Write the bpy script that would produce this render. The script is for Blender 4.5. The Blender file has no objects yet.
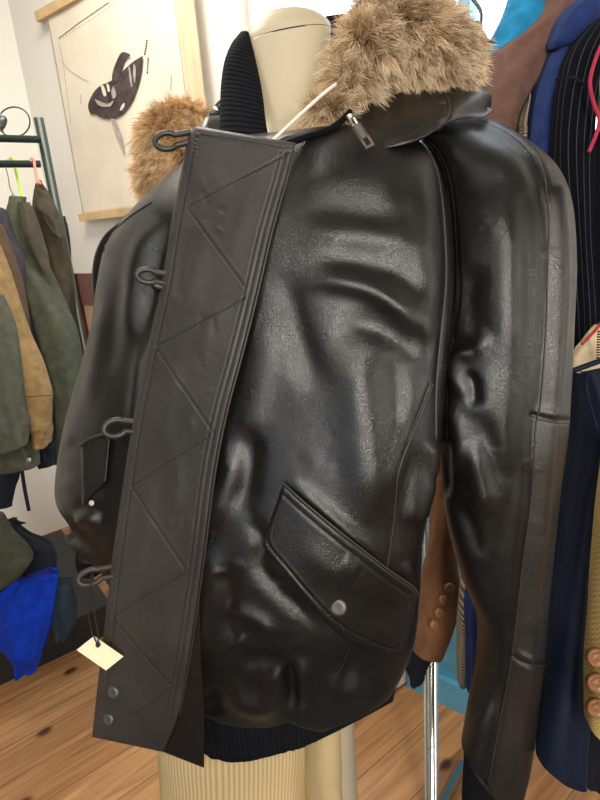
import bpy, math, random
import numpy as np
from mathutils import Vector
from mathutils.bvhtree import BVHTree
rng = np.random.default_rng(7)
col = bpy.context.scene.collection
V = lambda *a: np.array(a, float)

# ------------------------------------------------------------------ camera
FP, H = 550.0, 1.5
p_, r_ = math.radians(17.7), math.radians(4.5)
Fw = V(0, math.cos(p_), -math.sin(p_)); up0 = V(0, math.sin(p_), math.cos(p_)); rt0 = V(1, 0, 0)
Rt = math.cos(r_)*rt0 - math.sin(r_)*up0; Up = math.sin(r_)*rt0 + math.cos(r_)*up0
CAM = V(0, 0, H)
def ray(x, y): return Rt*(x-300)/FP - Up*(y-400)/FP + Fw
def P(x, y, d): return CAM + ray(x, y)*d
def Pa(a): a = np.asarray(a, float); return CAM + (Rt[None]*((a[:, 0:1]-300)/FP) - Up[None]*((a[:, 1:2]-400)/FP) + Fw[None])*a[:, 2:3]
def proj(v):
    v = v-CAM; d = v@Fw
    return 300+FP*(v@Rt)/d, 400-FP*(v@Up)/d, d
cam_d = bpy.data.cameras.new('camera'); cam = bpy.data.objects.new('camera', cam_d); col.objects.link(cam)
from mathutils import Matrix
cam.matrix_world = Matrix([[Rt[i], Up[i], -Fw[i], CAM[i]] for i in range(3)] + [[0, 0, 0, 1]])
cam_d.sensor_fit = 'VERTICAL'; cam_d.sensor_height = 36; cam_d.lens = FP/800*36; cam_d.clip_start = .01
bpy.context.scene.camera = cam
sc = bpy.context.scene
sc.view_settings.view_transform = 'Standard'; sc.view_settings.look = 'None'; sc.view_settings.gamma = 1
sc.view_settings.use_curve_mapping = False; sc.view_settings.exposure = 0.0

# ------------------------------------------------------------------ materials
def mat(name, color, rough=.6, metal=0, bump=0, bscale=200, bdist=.001, spec=.5, var=0, vscale=8, sheen=0, emit=0, coat=0, fn=None):
    m = bpy.data.materials.new(name); m.use_nodes = True; nt = m.node_tree; b = nt.nodes['Principled BSDF']
    b.inputs['Base Color'].default_value = (*color, 1); b.inputs['Roughness'].default_value = rough
    b.inputs['Metallic'].default_value = metal; b.inputs['Specular IOR Level'].default_value = spec
    if sheen: b.inputs['Sheen Weight'].default_value = sheen
    if coat: b.inputs['Coat Weight'].default_value = coat; b.inputs['Coat Roughness'].default_value = .3
    if emit: b.inputs['Emission Color'].default_value = (*color, 1); b.inputs['Emission Strength'].default_value = emit
    N = lambda t, **k: (lambda n: [setattr(n, a, v) for a, v in k.items()] and n or n)(nt.nodes.new(t))
    tc = nt.nodes.new('ShaderNodeTexCoord')
    if var:
        n = nt.nodes.new('ShaderNodeTexNoise'); n.inputs['Scale'].default_value = vscale; n.inputs['Detail'].default_value = 4
        nt.links.new(tc.outputs['Object'], n.inputs['Vector'])
        r = nt.nodes.new('ShaderNodeValToRGB')
        c = np.array(color)
        r.color_ramp.elements[0].position = .3; r.color_ramp.elements[1].position = .7
        r.color_ramp.elements[0].color = (*(c*(1-var)), 1); r.color_ramp.elements[1].color = (*np.minimum(c*(1+var), 1), 1)
        nt.links.new(n.outputs['Fac'], r.inputs['Fac']); nt.links.new(r.outputs['Color'], b.inputs['Base Color'])
    if bump:
        n = nt.nodes.new('ShaderNodeTexNoise'); n.inputs['Scale'].default_value = bscale; n.inputs['Detail'].default_value = 3
        nt.links.new(tc.outputs['Object'], n.inputs['Vector'])
        bp = nt.nodes.new('ShaderNodeBump'); bp.inputs['Strength'].default_value = bump; bp.inputs['Distance'].default_value = bdist
        nt.links.new(n.outputs['Fac'], bp.inputs['Height']); nt.links.new(bp.outputs['Normal'], b.inputs['Normal'])
    if fn: fn(nt, b, tc)
    return m

def leather_fn(c0, c1, r0, r1):
    def f(nt, b, tc):
        L = nt.links.new
        big = nt.nodes.new('ShaderNodeTexNoise'); big.inputs['Scale'].default_value = 9; big.inputs['Detail'].default_value = 5
        L(tc.outputs['Object'], big.inputs['Vector'])
        r = nt.nodes.new('ShaderNodeValToRGB'); r.color_ramp.elements[0].position = .35; r.color_ramp.elements[1].position = .68
        r.color_ramp.elements[0].color = (*c0, 1); r.color_ramp.elements[1].color = (*c1, 1)
        L(big.outputs['Fac'], r.inputs['Fac']); L(r.outputs['Color'], b.inputs['Base Color'])
        mr = nt.nodes.new('ShaderNodeMapRange'); mr.inputs['To Min'].default_value = r0; mr.inputs['To Max'].default_value = r1
        mr.inputs['From Min'].default_value = .3; mr.inputs['From Max'].default_value = .7
        n2 = nt.nodes.new('ShaderNodeTexNoise'); n2.inputs['Scale'].default_value = 30; n2.inputs['Detail'].default_value = 4
        L(tc.outputs['Object'], n2.inputs['Vector']); L(n2.outputs['Fac'], mr.inputs['Value']); L(mr.outputs['Result'], b.inputs['Roughness'])
        vo = nt.nodes.new('ShaderNodeTexVoronoi'); vo.inputs['Scale'].default_value = 620; vo.feature = 'DISTANCE_TO_EDGE'
        L(tc.outputs['Object'], vo.inputs['Vector'])
        n3 = nt.nodes.new('ShaderNodeTexNoise'); n3.inputs['Scale'].default_value = 90; n3.inputs['Detail'].default_value = 6; n3.inputs['Distortion'].default_value = .8
        L(tc.outputs['Object'], n3.inputs['Vector'])
        b1 = nt.nodes.new('ShaderNodeBump'); b1.inputs['Strength'].default_value = .5; b1.inputs['Distance'].default_value = .0007
        L(vo.outputs['Distance'], b1.inputs['Height'])
        b2 = nt.nodes.new('ShaderNodeBump'); b2.inputs['Strength'].default_value = .35; b2.inputs['Distance'].default_value = .0010
        L(n3.outputs['Fac'], b2.inputs['Height']); L(b1.outputs['Normal'], b2.inputs['Normal']); L(b2.outputs['Normal'], b.inputs['Normal'])
    return f
def uvwave(scale_u, dark, light, width=.5, axis='X', bump=0):
    # stripes along the cloth, from the piece's own UV
    def f(nt, b, tc):
        L = nt.links.new
        sp = nt.nodes.new('ShaderNodeSeparateXYZ'); L(tc.outputs['UV'], sp.inputs[0])
        m1 = nt.nodes.new('ShaderNodeMath'); m1.operation = 'MULTIPLY'; m1.inputs[1].default_value = scale_u; L(sp.outputs[axis], m1.inputs[0])
        m2 = nt.nodes.new('ShaderNodeMath'); m2.operation = 'PINGPONG'; m2.inputs[1].default_value = .5; L(m1.outputs[0], m2.inputs[0])
        r = nt.nodes.new('ShaderNodeValToRGB'); r.color_ramp.elements[0].position = max(0, .5-width*.5-.05); r.color_ramp.elements[1].position = .5-width*.5+.05
        m3 = nt.nodes.new('ShaderNodeMath'); m3.operation = 'MULTIPLY'; m3.inputs[1].default_value = 1.0; L(m2.outputs[0], m3.inputs[0])
        L(m3.outputs[0], r.inputs['Fac']); r.color_ramp.elements[0].color = (*dark, 1); r.color_ramp.elements[1].color = (*light, 1)
        L(r.outputs['Color'], b.inputs['Base Color'])
        if bump:
            bp = nt.nodes.new('ShaderNodeBump'); bp.inputs['Strength'].default_value = bump; bp.inputs['Distance'].default_value = .002
            L(m2.outputs[0], bp.inputs['Height']); L(bp.outputs['Normal'], b.inputs['Normal'])
    return f
M = {}
M['leather'] = mat('leather', (.02, .018, .016), spec=.75, fn=leather_fn((.004, .0036, .0035), (.0085, .0076, .007), .27, .39))
M['leather_worn'] = mat('leather_worn', (.03, .025, .02), spec=.5, fn=leather_fn((.030, .027, .025), (.050, .046, .042), .35, .48))
M['leather_strip'] = mat('leather_brown_worn', (.03, .025, .02), spec=.75, fn=leather_fn((.013, .010, .008), (.028, .021, .0165), .28, .42))
M['piping'] = mat('piping_leather', (.035, .03, .025), rough=.42, bump=.3, bscale=300)
M['thread'] = mat('thread', (.012, .01, .009), rough=.8)
M['groove'] = mat('groove', (.006, .005, .005), rough=.7)
M['knit'] = mat('black_knit', (.008, .009, .013), rough=.95, spec=.15, fn=uvwave(240, (.003, .003, .005), (.006, .007, .010), .6, bump=.35))
M['knit_v'] = mat('black_knit_collar', (.008, .009, .013), rough=.95, spec=.15, fn=uvwave(34, (.004, .004, .006), (.012, .013, .018), .6, 'Y', bump=.6))
M['mann'] = mat('mannequin_plastic', (.57, .49, .34), rough=.45, var=.04, vscale=5)
M['dark'] = mat('dark_gap', (.02, .015, .01), rough=.7)
M['metal'] = mat('aged_metal', (.42, .38, .33), rough=.35, metal=1, bump=.2, bscale=300)
M['gun'] = mat('gunmetal', (.17, .16, .145), rough=.55, metal=1, bump=.3, bscale=250)
M['chrome'] = mat('chrome', (.75, .74, .72), rough=.16, metal=1)
M['cord_white'] = mat('white_cord', (.75, .72, .66), rough=.7)
M['tag'] = mat('tag_paper', (.82, .76, .52), rough=.7, bump=.1, bscale=100)
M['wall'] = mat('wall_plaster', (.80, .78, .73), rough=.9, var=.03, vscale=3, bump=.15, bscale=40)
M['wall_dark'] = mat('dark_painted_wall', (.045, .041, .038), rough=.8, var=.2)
M['ceil'] = mat('ceiling_paint', (.24, .23, .22), rough=.95)
M['blue_paint'] = mat('blue_paint', (.10, .34, .52), rough=.5, var=.15, vscale=6, bump=.15, bscale=30)
M['winframe'] = mat('window_paint', (.80, .76, .66), rough=.6, var=.03)
M['cyanframe'] = mat('cyan_paint', (.30, .62, .78), rough=.6)
M['curtain'] = mat('tan_curtain', (.62, .50, .34), rough=.9, var=.08, bump=.2)
M['canvas'] = mat('canvas', (.70, .64, .53), rough=.9, var=.12, vscale=4.5, bump=.3, bscale=120)
M['ink'] = mat('ink', (.05, .035, .035), rough=.9, var=.6, vscale=28)
M['inkgrey'] = mat('ink_grey', (.36, .32, .28), rough=.9, var=.2, vscale=40)
M['rodwood'] = mat('pale_wood', (.60, .42, .22), rough=.6, var=.15, vscale=20)
M['rack'] = mat('dark_green_metal', (.018, .032, .026), rough=.4, spec=.6)
M['black'] = mat('black_board', (.012, .012, .014), rough=.5)
M['chair'] = mat('mahogany', (.16, .035, .015), rough=.35, var=.3, vscale=25)
M['fabric_cream'] = mat('cream_cane', (.7, .5, .3), rough=.9)
def cloth(name, c, **k):
    k.setdefault('rough', .9); k.setdefault('var', .22); k.setdefault('bump', .3); k.setdefault('bscale', 260); k.setdefault('sheen', .03); k.setdefault('spec', .2); k.setdefault('vscale', 40)
    M[name] = mat(name, c, **k)
cloth('olive', (.050, .042, .025)); cloth('green', (.052, .057, .037)); cloth('purple', (.035, .030, .038)); cloth('tan', (.22, .135, .055))
cloth('brown', (.075, .045, .025)); cloth('sage', (.066, .066, .045)); cloth('navyd', (.012, .014, .022)); cloth('royal', (.004, .035, .40)); cloth('tealdk', (.02, .035, .05))
cloth('teal', (.015, .23, .46)); cloth('brownwool', (.15, .080, .062)); cloth('navy', (.014, .030, .12)); cloth('navyp', (.004, .008, .022), rough=.55)
cloth('rust', (.17, .075, .035)); cloth('lining', (.42, .29, .16), bump=1, bscale=120); cloth('pink', (.38, .03, .07)); cloth('fleece', (.62, .50, .32), bump=1, bscale=120); cloth('blacksuit', (.006, .006, .009))
M['pin'] = mat('pinstripe_wool', (.02, .022, .03), rough=.95, spec=.1, fn=uvwave(17, (.003, .0035, .007), (.08, .085, .10), .05))
M['knitstripe'] = mat('striped_knit', (.3, .25, .2), rough=.9, fn=uvwave(110, (.12, .085, .055), (.46, .38, .27), .5, 'Y'))
M['cord'] = mat('corduroy', (.60, .43, .20), rough=.9, fn=uvwave(110, (.50, .36, .17), (.66, .50, .27), .55, bump=.5))
M['zip_red'] = mat('red_tape', (.4, .02, .02), rough=.8)
M['button'] = mat('brown_leather_button', (.22, .09, .03), rough=.4, var=.3, vscale=200)
M['hk_green'] = mat('lime_plastic', (.45, .75, .06), rough=.4)
M['hk_pink'] = mat('coral_plastic', (.85, .25, .18), rough=.4)
M['wire'] = mat('grey_wire', (.15, .15, .15), rough=.4, metal=.8)
M['cable'] = mat('dark_cable', (.03, .035, .03), rough=.5)
def tweed(nt, b, tc):
    L = nt.links.new
    sp = nt.nodes.new('ShaderNodeSeparateXYZ'); L(tc.outputs['UV'], sp.inputs[0])
    def m(op, a, c=None):
        n = nt.nodes.new('ShaderNodeMath'); n.operation = op
        (L(a, n.inputs[0]) if not isinstance(a, (int, float)) else setattr(n.inputs[0], 'default_value', a))
        if c is not None: (L(c, n.inputs[1]) if not isinstance(c, (int, float)) else setattr(n.inputs[1], 'default_value', c))
        return n.outputs[0]
    zig = m('PINGPONG', m('MULTIPLY', sp.outputs['X'], 26.), .5)
    s = m('PINGPONG', m('ADD', m('MULTIPLY', sp.outputs['Y'], 55.), m('MULTIPLY', zig, 2.)), .5)
    r = nt.nodes.new('ShaderNodeValToRGB'); r.color_ramp.elements[0].color = (.24, .15, .04, 1); r.color_ramp.elements[1].color = (.58, .40, .14, 1)
    r.color_ramp.elements[1].position = .5; L(s, r.inputs['Fac']); L(r.outputs['Color'], b.inputs['Base Color'])
M['tweed'] = mat('mustard_herringbone', (.4, .28, .1), rough=.95, fn=tweed)
def furfn(nt, b, tc):
    a = nt.nodes.new('ShaderNodeVertexColor'); a.layer_name = 'hair_colour'; nt.links.new(a.outputs['Color'], b.inputs['Base Color'])
M['fur'] = mat('raccoon_fur', (.5, .35, .2), rough=.6, spec=.2, fn=furfn)
def floorfn(ang):
    def f(nt, b, tc):
        L = nt.links.new
        mp = nt.nodes.new('ShaderNodeMapping'); mp.inputs['Rotation'].default_value = (0, 0, -ang); L(tc.outputs['Object'], mp.inputs['Vector'])
        br = nt.nodes.new('ShaderNodeTexBrick'); br.offset = .37
        for k, v in (('Scale', 1), ('Brick Width', 2.3), ('Row Height', .135), ('Mortar Size', .0012), ('Mortar Smooth', .1), ('Bias', 0)): br.inputs[k].default_value = v
        br.inputs['Color1'].default_value = (.37, .185, .075, 1); br.inputs['Color2'].default_value = (.52, .30, .135, 1); br.inputs['Mortar'].default_value = (.10, .045, .02, 1)
        L(mp.outputs[0], br.inputs['Vector'])
        mp2 = nt.nodes.new('ShaderNodeMapping'); mp2.inputs['Scale'].default_value = (1.6, 22, 1); L(mp.outputs[0], mp2.inputs['Vector'])
        n = nt.nodes.new('ShaderNodeTexNoise'); n.inputs['Scale'].default_value = 1.6; n.inputs['Detail'].default_value = 7; n.inputs['Distortion'].default_value = .9; L(mp2.outputs[0], n.inputs['Vector'])
        r = nt.nodes.new('ShaderNodeValToRGB'); r.color_ramp.elements[0].position = .3; r.color_ramp.elements[1].position = .72
        r.color_ramp.elements[0].color = (.62, .50, .40, 1); r.color_ramp.elements[1].color = (1.25, 1.2, 1.1, 1); L(n.outputs['Fac'], r.inputs['Fac'])
        mx = nt.nodes.new('ShaderNodeMix'); mx.data_type = 'RGBA'; mx.blend_type = 'MULTIPLY'; mx.inputs[0].default_value = 1
        L(br.outputs['Color'], mx.inputs[6]); L(r.outputs['Color'], mx.inputs[7])
        # knots
        mp3 = nt.nodes.new('ShaderNodeMapping'); mp3.inputs['Scale'].default_value = (2.6, 4.4, 1); L(mp.outputs[0], mp3.inputs['Vector'])
        vo = nt.nodes.new('ShaderNodeTexVoronoi'); vo.voronoi_dimensions = '2D'; vo.inputs['Scale'].default_value = 1.0; vo.inputs['Randomness'].default_value = 1; L(mp3.outputs[0], vo.inputs['Vector'])
        r2 = nt.nodes.new('ShaderNodeValToRGB'); r2.color_ramp.elements[0].position = .035; r2.color_ramp.elements[1].position = .085
        r2.color_ramp.elements[0].color = (.16, .08, .05, 1); r2.color_ramp.elements[1].color = (1, 1, 1, 1); L(vo.outputs['Distance'], r2.inputs['Fac'])
        m2 = nt.nodes.new('ShaderNodeMix'); m2.data_type = 'RGBA'; m2.blend_type = 'MULTIPLY'; m2.inputs[0].default_value = 1
        L(mx.outputs[2], m2.inputs[6]); L(r2.outputs['Color'], m2.inputs[7]); L(m2.outputs[2], b.inputs['Base Color'])
        bp = nt.nodes.new('ShaderNodeBump'); bp.inputs['Strength'].default_value = .3; bp.inputs['Distance'].default_value = .002; bp.invert = True
        L(br.outputs['Fac'], bp.inputs['Height']); L(bp.outputs['Normal'], b.inputs['Normal'])
    return f
PL = V(.79925, .60099, 0)
M['floor'] = mat('pine_floorboards', (.4, .2, .08), rough=.42, fn=floorfn(math.atan2(PL[1], PL[0])))
def glassfn(nt, b, tc):
    b.inputs['Transmission Weight'].default_value = 1; b.inputs['IOR'].default_value = 1.02
M['glass'] = mat('window_glass', (1, 1, 1), rough=0, spec=.2, fn=glassfn)

# ------------------------------------------------------------------ object helpers
def thing(name, label, cat, loc=(0, 0, 0), group=None):
    o = bpy.data.objects.new(name, None); o.empty_display_size = .05; col.objects.link(o); o.location = tuple(loc)
    o['label'] = label; o['category'] = cat
    if group: o['group'] = group
    return o
def tag(o, label, cat, group=None):
    o['label'] = label; o['category'] = cat
    if group: o['group'] = group
    return o
def wloc(o):
    v = np.zeros(3)
    while o is not None: v = v+np.array(o.location); o = o.parent
    return v
def build(name, verts, faces, m, parent=None, uv=None, smooth=True, colors=None, origin=None, label=None):
    verts = np.asarray(verts, float)
    if parent is not None: origin = wloc(parent)
    elif origin is None:
        mn, mx = verts.min(0), verts.max(0); origin = V((mn[0]+mx[0])/2, (mn[1]+mx[1])/2, mn[2])
    me = bpy.data.meshes.new(name); fa = faces
    if isinstance(fa, np.ndarray):
        k = fa.shape[1]; n = len(fa); me.vertices.add(len(verts)); me.vertices.foreach_set('co', (verts-origin).ravel())
        me.loops.add(n*k); me.loops.foreach_set('vertex_index', fa.ravel().astype(np.int32))
        me.polygons.add(n); me.polygons.foreach_set('loop_start', np.arange(0, n*k, k, dtype=np.int32)); me.polygons.foreach_set('loop_total', np.full(n, k, dtype=np.int32))
        me.update(calc_edges=True)
    else: me.from_pydata([tuple(v) for v in verts-origin], [], [tuple(f) for f in fa])
    me.validate()
    if smooth: me.polygons.foreach_set('use_smooth', [True]*len(me.polygons))
    if uv is not None:
        l = me.uv_layers.new(name='uv'); idx = np.zeros(len(me.loops), dtype=np.int32); me.loops.foreach_get('vertex_index', idx)
        l.data.foreach_set('uv', uv[idx].ravel())
    if colors is not None:
        at = me.color_attributes.new('hair_colour', 'FLOAT_COLOR', 'POINT'); at.data.foreach_set('color', np.c_[colors, np.ones(len(colors))].ravel())
    me.materials.append(m); me.update()
    o = bpy.data.objects.new(name, me); col.objects.link(o)
    if parent is None: o.location = tuple(origin)
    else: o.parent = parent
    if label: o['label'] = label
    return o
def join(parts):      # parts: list of (verts, faces list)
    vs, fs, n = [], [], 0
    for v, f in parts:
        vs.append(np.asarray(v, float)); fs += [tuple(int(i)+n for i in q) for q in f]; n += len(v)
    return np.vstack(vs), fs
def box8(c):          # c: 8 corners, bottom 4 (ccw) then top 4
    return np.array(c), [(3, 2, 1, 0), (4, 5, 6, 7), (0, 1, 5, 4), (1, 2, 6, 5), (2, 3, 7, 6), (3, 0, 4, 7)]
def obox(o, a, b, c): # origin + three edge vectors
    o, a, b, c = map(lambda t: np.array(t, float), (o, a, b, c))
    if np.cross(a, b)@c < 0: a, b = b, a
    return box8([o, o+a, o+a+b, o+b, o+c, o+a+c, o+a+b+c, o+b+c])
def cr(pts, n):       # Catmull-Rom resample, rows x k
    pts = np.asarray(pts, float); m = len(pts)
    t = np.linspace(0, m-1, n); i = np.minimum(t.astype(int), m-2); f = (t-i)[:, None]
    p0 = pts[np.maximum(i-1, 0)]; p1 = pts[i]; p2 = pts[i+1]; p3 = pts[np.minimum(i+2, m-1)]
    return .5*((2*p1)+(-p0+p2)*f+(2*p0-5*p1+4*p2-p3)*f**2+(-p0+3*p1-3*p2+p3)*f**3)
def gridfaces(nv, nu, closed=True):
    j, i = np.meshgrid(np.arange(nv-1), np.arange(nu if closed else nu-1), indexing='ij'); i2 = (i+1) % nu
    return np.stack([j*nu+i, j*nu+i2, (j+1)*nu+i2, (j+1)*nu+i], -1).reshape(-1, 4)
def gridnormals(g, closed=True):
    du = (np.roll(g, -1, 1)-np.roll(g, 1, 1)) if closed else np.gradient(g, axis=1)
    n = np.cross(np.gradient(g, axis=0), du); n /= np.linalg.norm(n, axis=2, keepdims=True)+1e-12
    return n
def ringgrid(rows, nv, nu, e=2.3):
    # rows: Lx,Ly,Ld, Rx,Ry,Rd, thickness, sag
    r = cr([tuple(q)+(0,)*(8-len(q)) for q in rows], nv)
    L = Pa(r[:, 0:3]); Rr = Pa(r[:, 3:6]); th = r[:, 6:7]; sg = r[:, 7:8]
    a = (Rr-L)/2; c = (Rr+L)/2
    b = np.stack([a[:, 1], -a[:, 0], 0*a[:, 0]], 1); b /= np.linalg.norm(b, axis=1, keepdims=True)+1e-9
    s = np.sign((b*(CAM-c)).sum(1, keepdims=True)); b = b*s; b[:, 2:3] -= sg; b = b*th
    t = np.linspace(0, 2*np.pi, nu, endpoint=False)
    ct, st = np.cos(t), np.sin(t); k = 2/e
    ct = np.sign(ct)*np.abs(ct)**k; st = np.sign(st)*np.abs(st)**k
    return c[:, None]+a[:, None]*ct[None, :, None]+b[:, None]*st[None, :, None]
def fitrows(rows, e=2.3, it=5):
    # nudge the two rims of every ring until the ring's outline lies on the drawn outline
    rows = [list(q)+[0]*(8-len(q)) for q in rows]; L0 = np.array([(q[1], q[0]) for q in rows]); R0 = np.array([(q[4], q[3]) for q in rows])
    lo = np.argsort(L0[:, 0]); ro = np.argsort(R0[:, 0]); cur = [list(q) for q in rows]
    for _ in range(it):
        g = ringgrid(cur, len(cur), 48, e)
        for i in range(len(cur)):
            x, y, _d = proj(g[i]); a, b = x.argmin(), x.argmax()
            cur[i][0] += .8*(np.interp(y[a], L0[lo, 0], L0[lo, 1])-x[a]); cur[i][3] += .8*(np.interp(y[b], R0[ro, 0], R0[ro, 1])-x[b])
    return cur
def fitbottom(g, curve, v0=.6, p=1.6, top=False):
    cv = np.array(curve, float); nv = g.shape[0]; wv = np.clip((np.linspace(0, 1, nv)-v0)/(1-v0), 0, 1)**p
    x0 = proj(g[-1])[0]; lf = np.clip((190-x0)/60, 0, 1)[None]; vv = np.linspace(0, 1, nv)[:, None]
    wv = wv[:, None]*(1-lf)+np.clip((vv-.35)/.65, 0, 1)**1.1*lf if v0 > 0 else wv[:, None]*np.ones_like(lf)
    for _ in range(4):
        x, y, d = proj(g[-1]); c = g[-1].mean(0); yc = proj(c[None])[1][0]
        # front half only, fading to nothing behind
        n = (c-g[-1])@np.array([0, 1., 0]); n2 = (g[-1]-c)@(CAM-c); fr = np.clip(n2/np.abs(n2).max()*3+.35, 0, 1); fr = np.maximum(fr, np.clip((150-x)/15, 0, 1))
        dz = -(np.interp(x, cv[:, 0], cv[:, 1])-y)*d/FP*fr
        k = np.ones(5)/5; dz = np.convolve(np.r_[dz[-2:], dz, dz[:2]], k, 'valid')
        g = g.copy(); g[..., 2] += wv*dz[None]
    return g
def outward(g):
    n = gridnormals(g); c = g.mean(1, keepdims=True)
    if ((g-c)*n).sum() < 0: n = -n
    return n
def orient(g, f):
    n = gridnormals(g); c = g.mean(1, keepdims=True)
    return f if ((g-c)*n).sum() < 0 else f[:, ::-1]
def folds(g, amp, k=5, seed=0, slope=1.5):
    rs = np.random.default_rng(seed); nv, nu, _ = g.shape; n = outward(g)
    t = np.linspace(0, 2*np.pi, nu, endpoint=False)[None]; v = np.linspace(0, 1, nv)[:, None]; s = 0
    for q in range(4):
        kk = max(1, int(k*(.6+.5*q))); s = s+np.sin(kk*t+rs.uniform(0, 6.3)+slope*v*rs.uniform(-3, 3)+.8*np.sin(v*rs.uniform(3, 9)+rs.uniform(0, 6)))/(1+.5*q)
    s = s+.5*np.sin(v*rs.uniform(14, 22)+2*np.sin(t+rs.uniform(0, 6)))*np.sin(t*2+v*4+rs.uniform(0, 6))
    return g+n*(amp*s/2)[..., None]
def gridmesh(g, capped=True):
    nv, nu, _ = g.shape; f = gridfaces(nv, nu); f = orient(g, f)
    u, v = np.meshgrid(np.arange(nu)/nu, np.linspace(0, 1, nv)); uv = np.stack([u.ravel(), v.ravel()], 1)
    # mirror-symmetric u so the wrap has no seam for stripes
    vs = g.reshape(-1, 3)
    if capped:
        fl = [tuple(q) for q in f]
        a = list(range(nu)); b = [(nv-1)*nu+i for i in range(nu)]
        rev = tuple(f[0]) != tuple(gridfaces(2, nu)[0])
        fl += [tuple(a[::-1]) if not rev else tuple(a), tuple(b) if not rev else tuple(b[::-1])]
        return vs, fl, uv
    return vs, f, uv
def loft(name, rows, m, parent=None, nv=60, nu=64, e=2.3, amp=0, k=5, seed=0, capped=True, slope=1.5, label=None, fit=False):
    g = ringgrid(fitrows(rows, e) if fit else rows, nv, nu, e)
    if amp: g = folds(g, amp, k, seed, slope)
    vs, f, uv = gridmesh(g, capped)
    return build(name, vs, f, m, parent, uv=uv, label=label)
def tubegeo(pts, r, seg=10, n=None, smooth=True, flat=1.0, closed=False):
    pts = np.asarray(pts, float)
    if smooth and len(pts) > 2:
        if closed: pts = np.vstack([pts, pts[:1]])
        pts = cr(pts, n or (len(pts)-1)*8+1)
    T = np.gradient(pts, axis=0); T /= np.linalg.norm(T, axis=1, keepdims=True)+1e-12
    ref = V(0, -1, .3)/np.linalg.norm(V(0, -1, .3))
    A = np.cross(T, ref); bad = np.linalg.norm(A, axis=1) < .1
    A[bad] = np.cross(T[bad], V(1, 0, 0)); A /= np.linalg.norm(A, axis=1, keepdims=True)
    B = np.cross(T, A); t = np.linspace(0, 2*np.pi, seg, endpoint=False)
    rr = np.broadcast_to(np.asarray(r, float), (len(pts),))[:, None, None]
    g = pts[:, None]+rr*(A[:, None]*np.cos(t)[None, :, None]+flat*B[:, None]*np.sin(t)[None, :, None])
    nv, nu = g.shape[:2]; f = [tuple(q) for q in orient(g, gridfaces(nv, nu))]
    f += [tuple(range(nu)), tuple((nv-1)*nu+i for i in range(nu))]
    return g.reshape(-1, 3), f
def tube(name, pts, r, m, parent=None, **k):
    lab = k.pop('label', None); v, f = tubegeo(pts, r, **k); return build(name, v, f, m, parent, label=lab)
def cyl(a, b, r, seg=20): return tubegeo([a, b], r, seg, smooth=False)

# surface lookup
class Surf:
    def __init__(s, *gs):
        vs, fs, n = [], [], 0
        for g, closed in gs:
            v = g.reshape(-1, 3); f = gridfaces(g.shape[0], g.shape[1], closed); vs.append(v); fs.append(f+n); n += len(v)
        s.t = BVHTree.FromPolygons([tuple(v) for v in np.vstack(vs)], [tuple(int(i) for i in f) for f in np.vstack(fs)])
    def hit(s, x, y):
        r = ray(x, y); l = np.linalg.norm(r); h = s.t.ray_cast(Vector(CAM), Vector(r/l))
        return None if h[0] is None else h[3]/l
def depthfit(S, pts, deg=2):
    A, b = [], []
    for x, y in pts:
        d = S.hit(x, y)
        if d: A.append([(x/300)**i*(y/400)**j for i in range(deg+1) for j in range(deg+1-i)]); b.append(d)
    A = np.array(A); b = np.array(b); c = np.linalg.lstsq(A, b, rcond=None)[0]
    for _ in range(3):   # ignore outliers
        e = np.abs(A@c-b); k = e <= np.percentile(e, 85); c = np.linalg.lstsq(A[k], b[k], rcond=None)[0]
    return lambda x, y: sum(c[n]*(x/300)**i*(y/400)**j for n, (i, j) in enumerate([(i, j) for i in range(deg+1) for j in range(deg+1-i)]))
def dist_poly(x, y, pl):
    pl = np.asarray(pl, float); best = np.full(x.shape, 1e9); tt = np.zeros(x.shape); side = np.zeros(x.shape)
    seg = np.linalg.norm(np.diff(pl[:, :2], axis=0), axis=1); cum = np.r_[0, np.cumsum(seg)]
    for i in range(len(pl)-1):
        a, b = pl[i, :2], pl[i+1, :2]; ab = b-a; q = ((x-a[0])*ab[0]+(y-a[1])*ab[1])/(ab@ab+1e-9); q = np.clip(q, 0, 1)
        dx, dy = x-a[0]-q*ab[0], y-a[1]-q*ab[1]; d = np.hypot(dx, dy); k = d < best
        best = np.where(k, d, best); tt = np.where(k, (cum[i]+q*seg[i])/cum[-1], tt); side = np.where(k, np.sign(ab[0]*dy-ab[1]*dx), side)
    return best, tt, side
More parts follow.
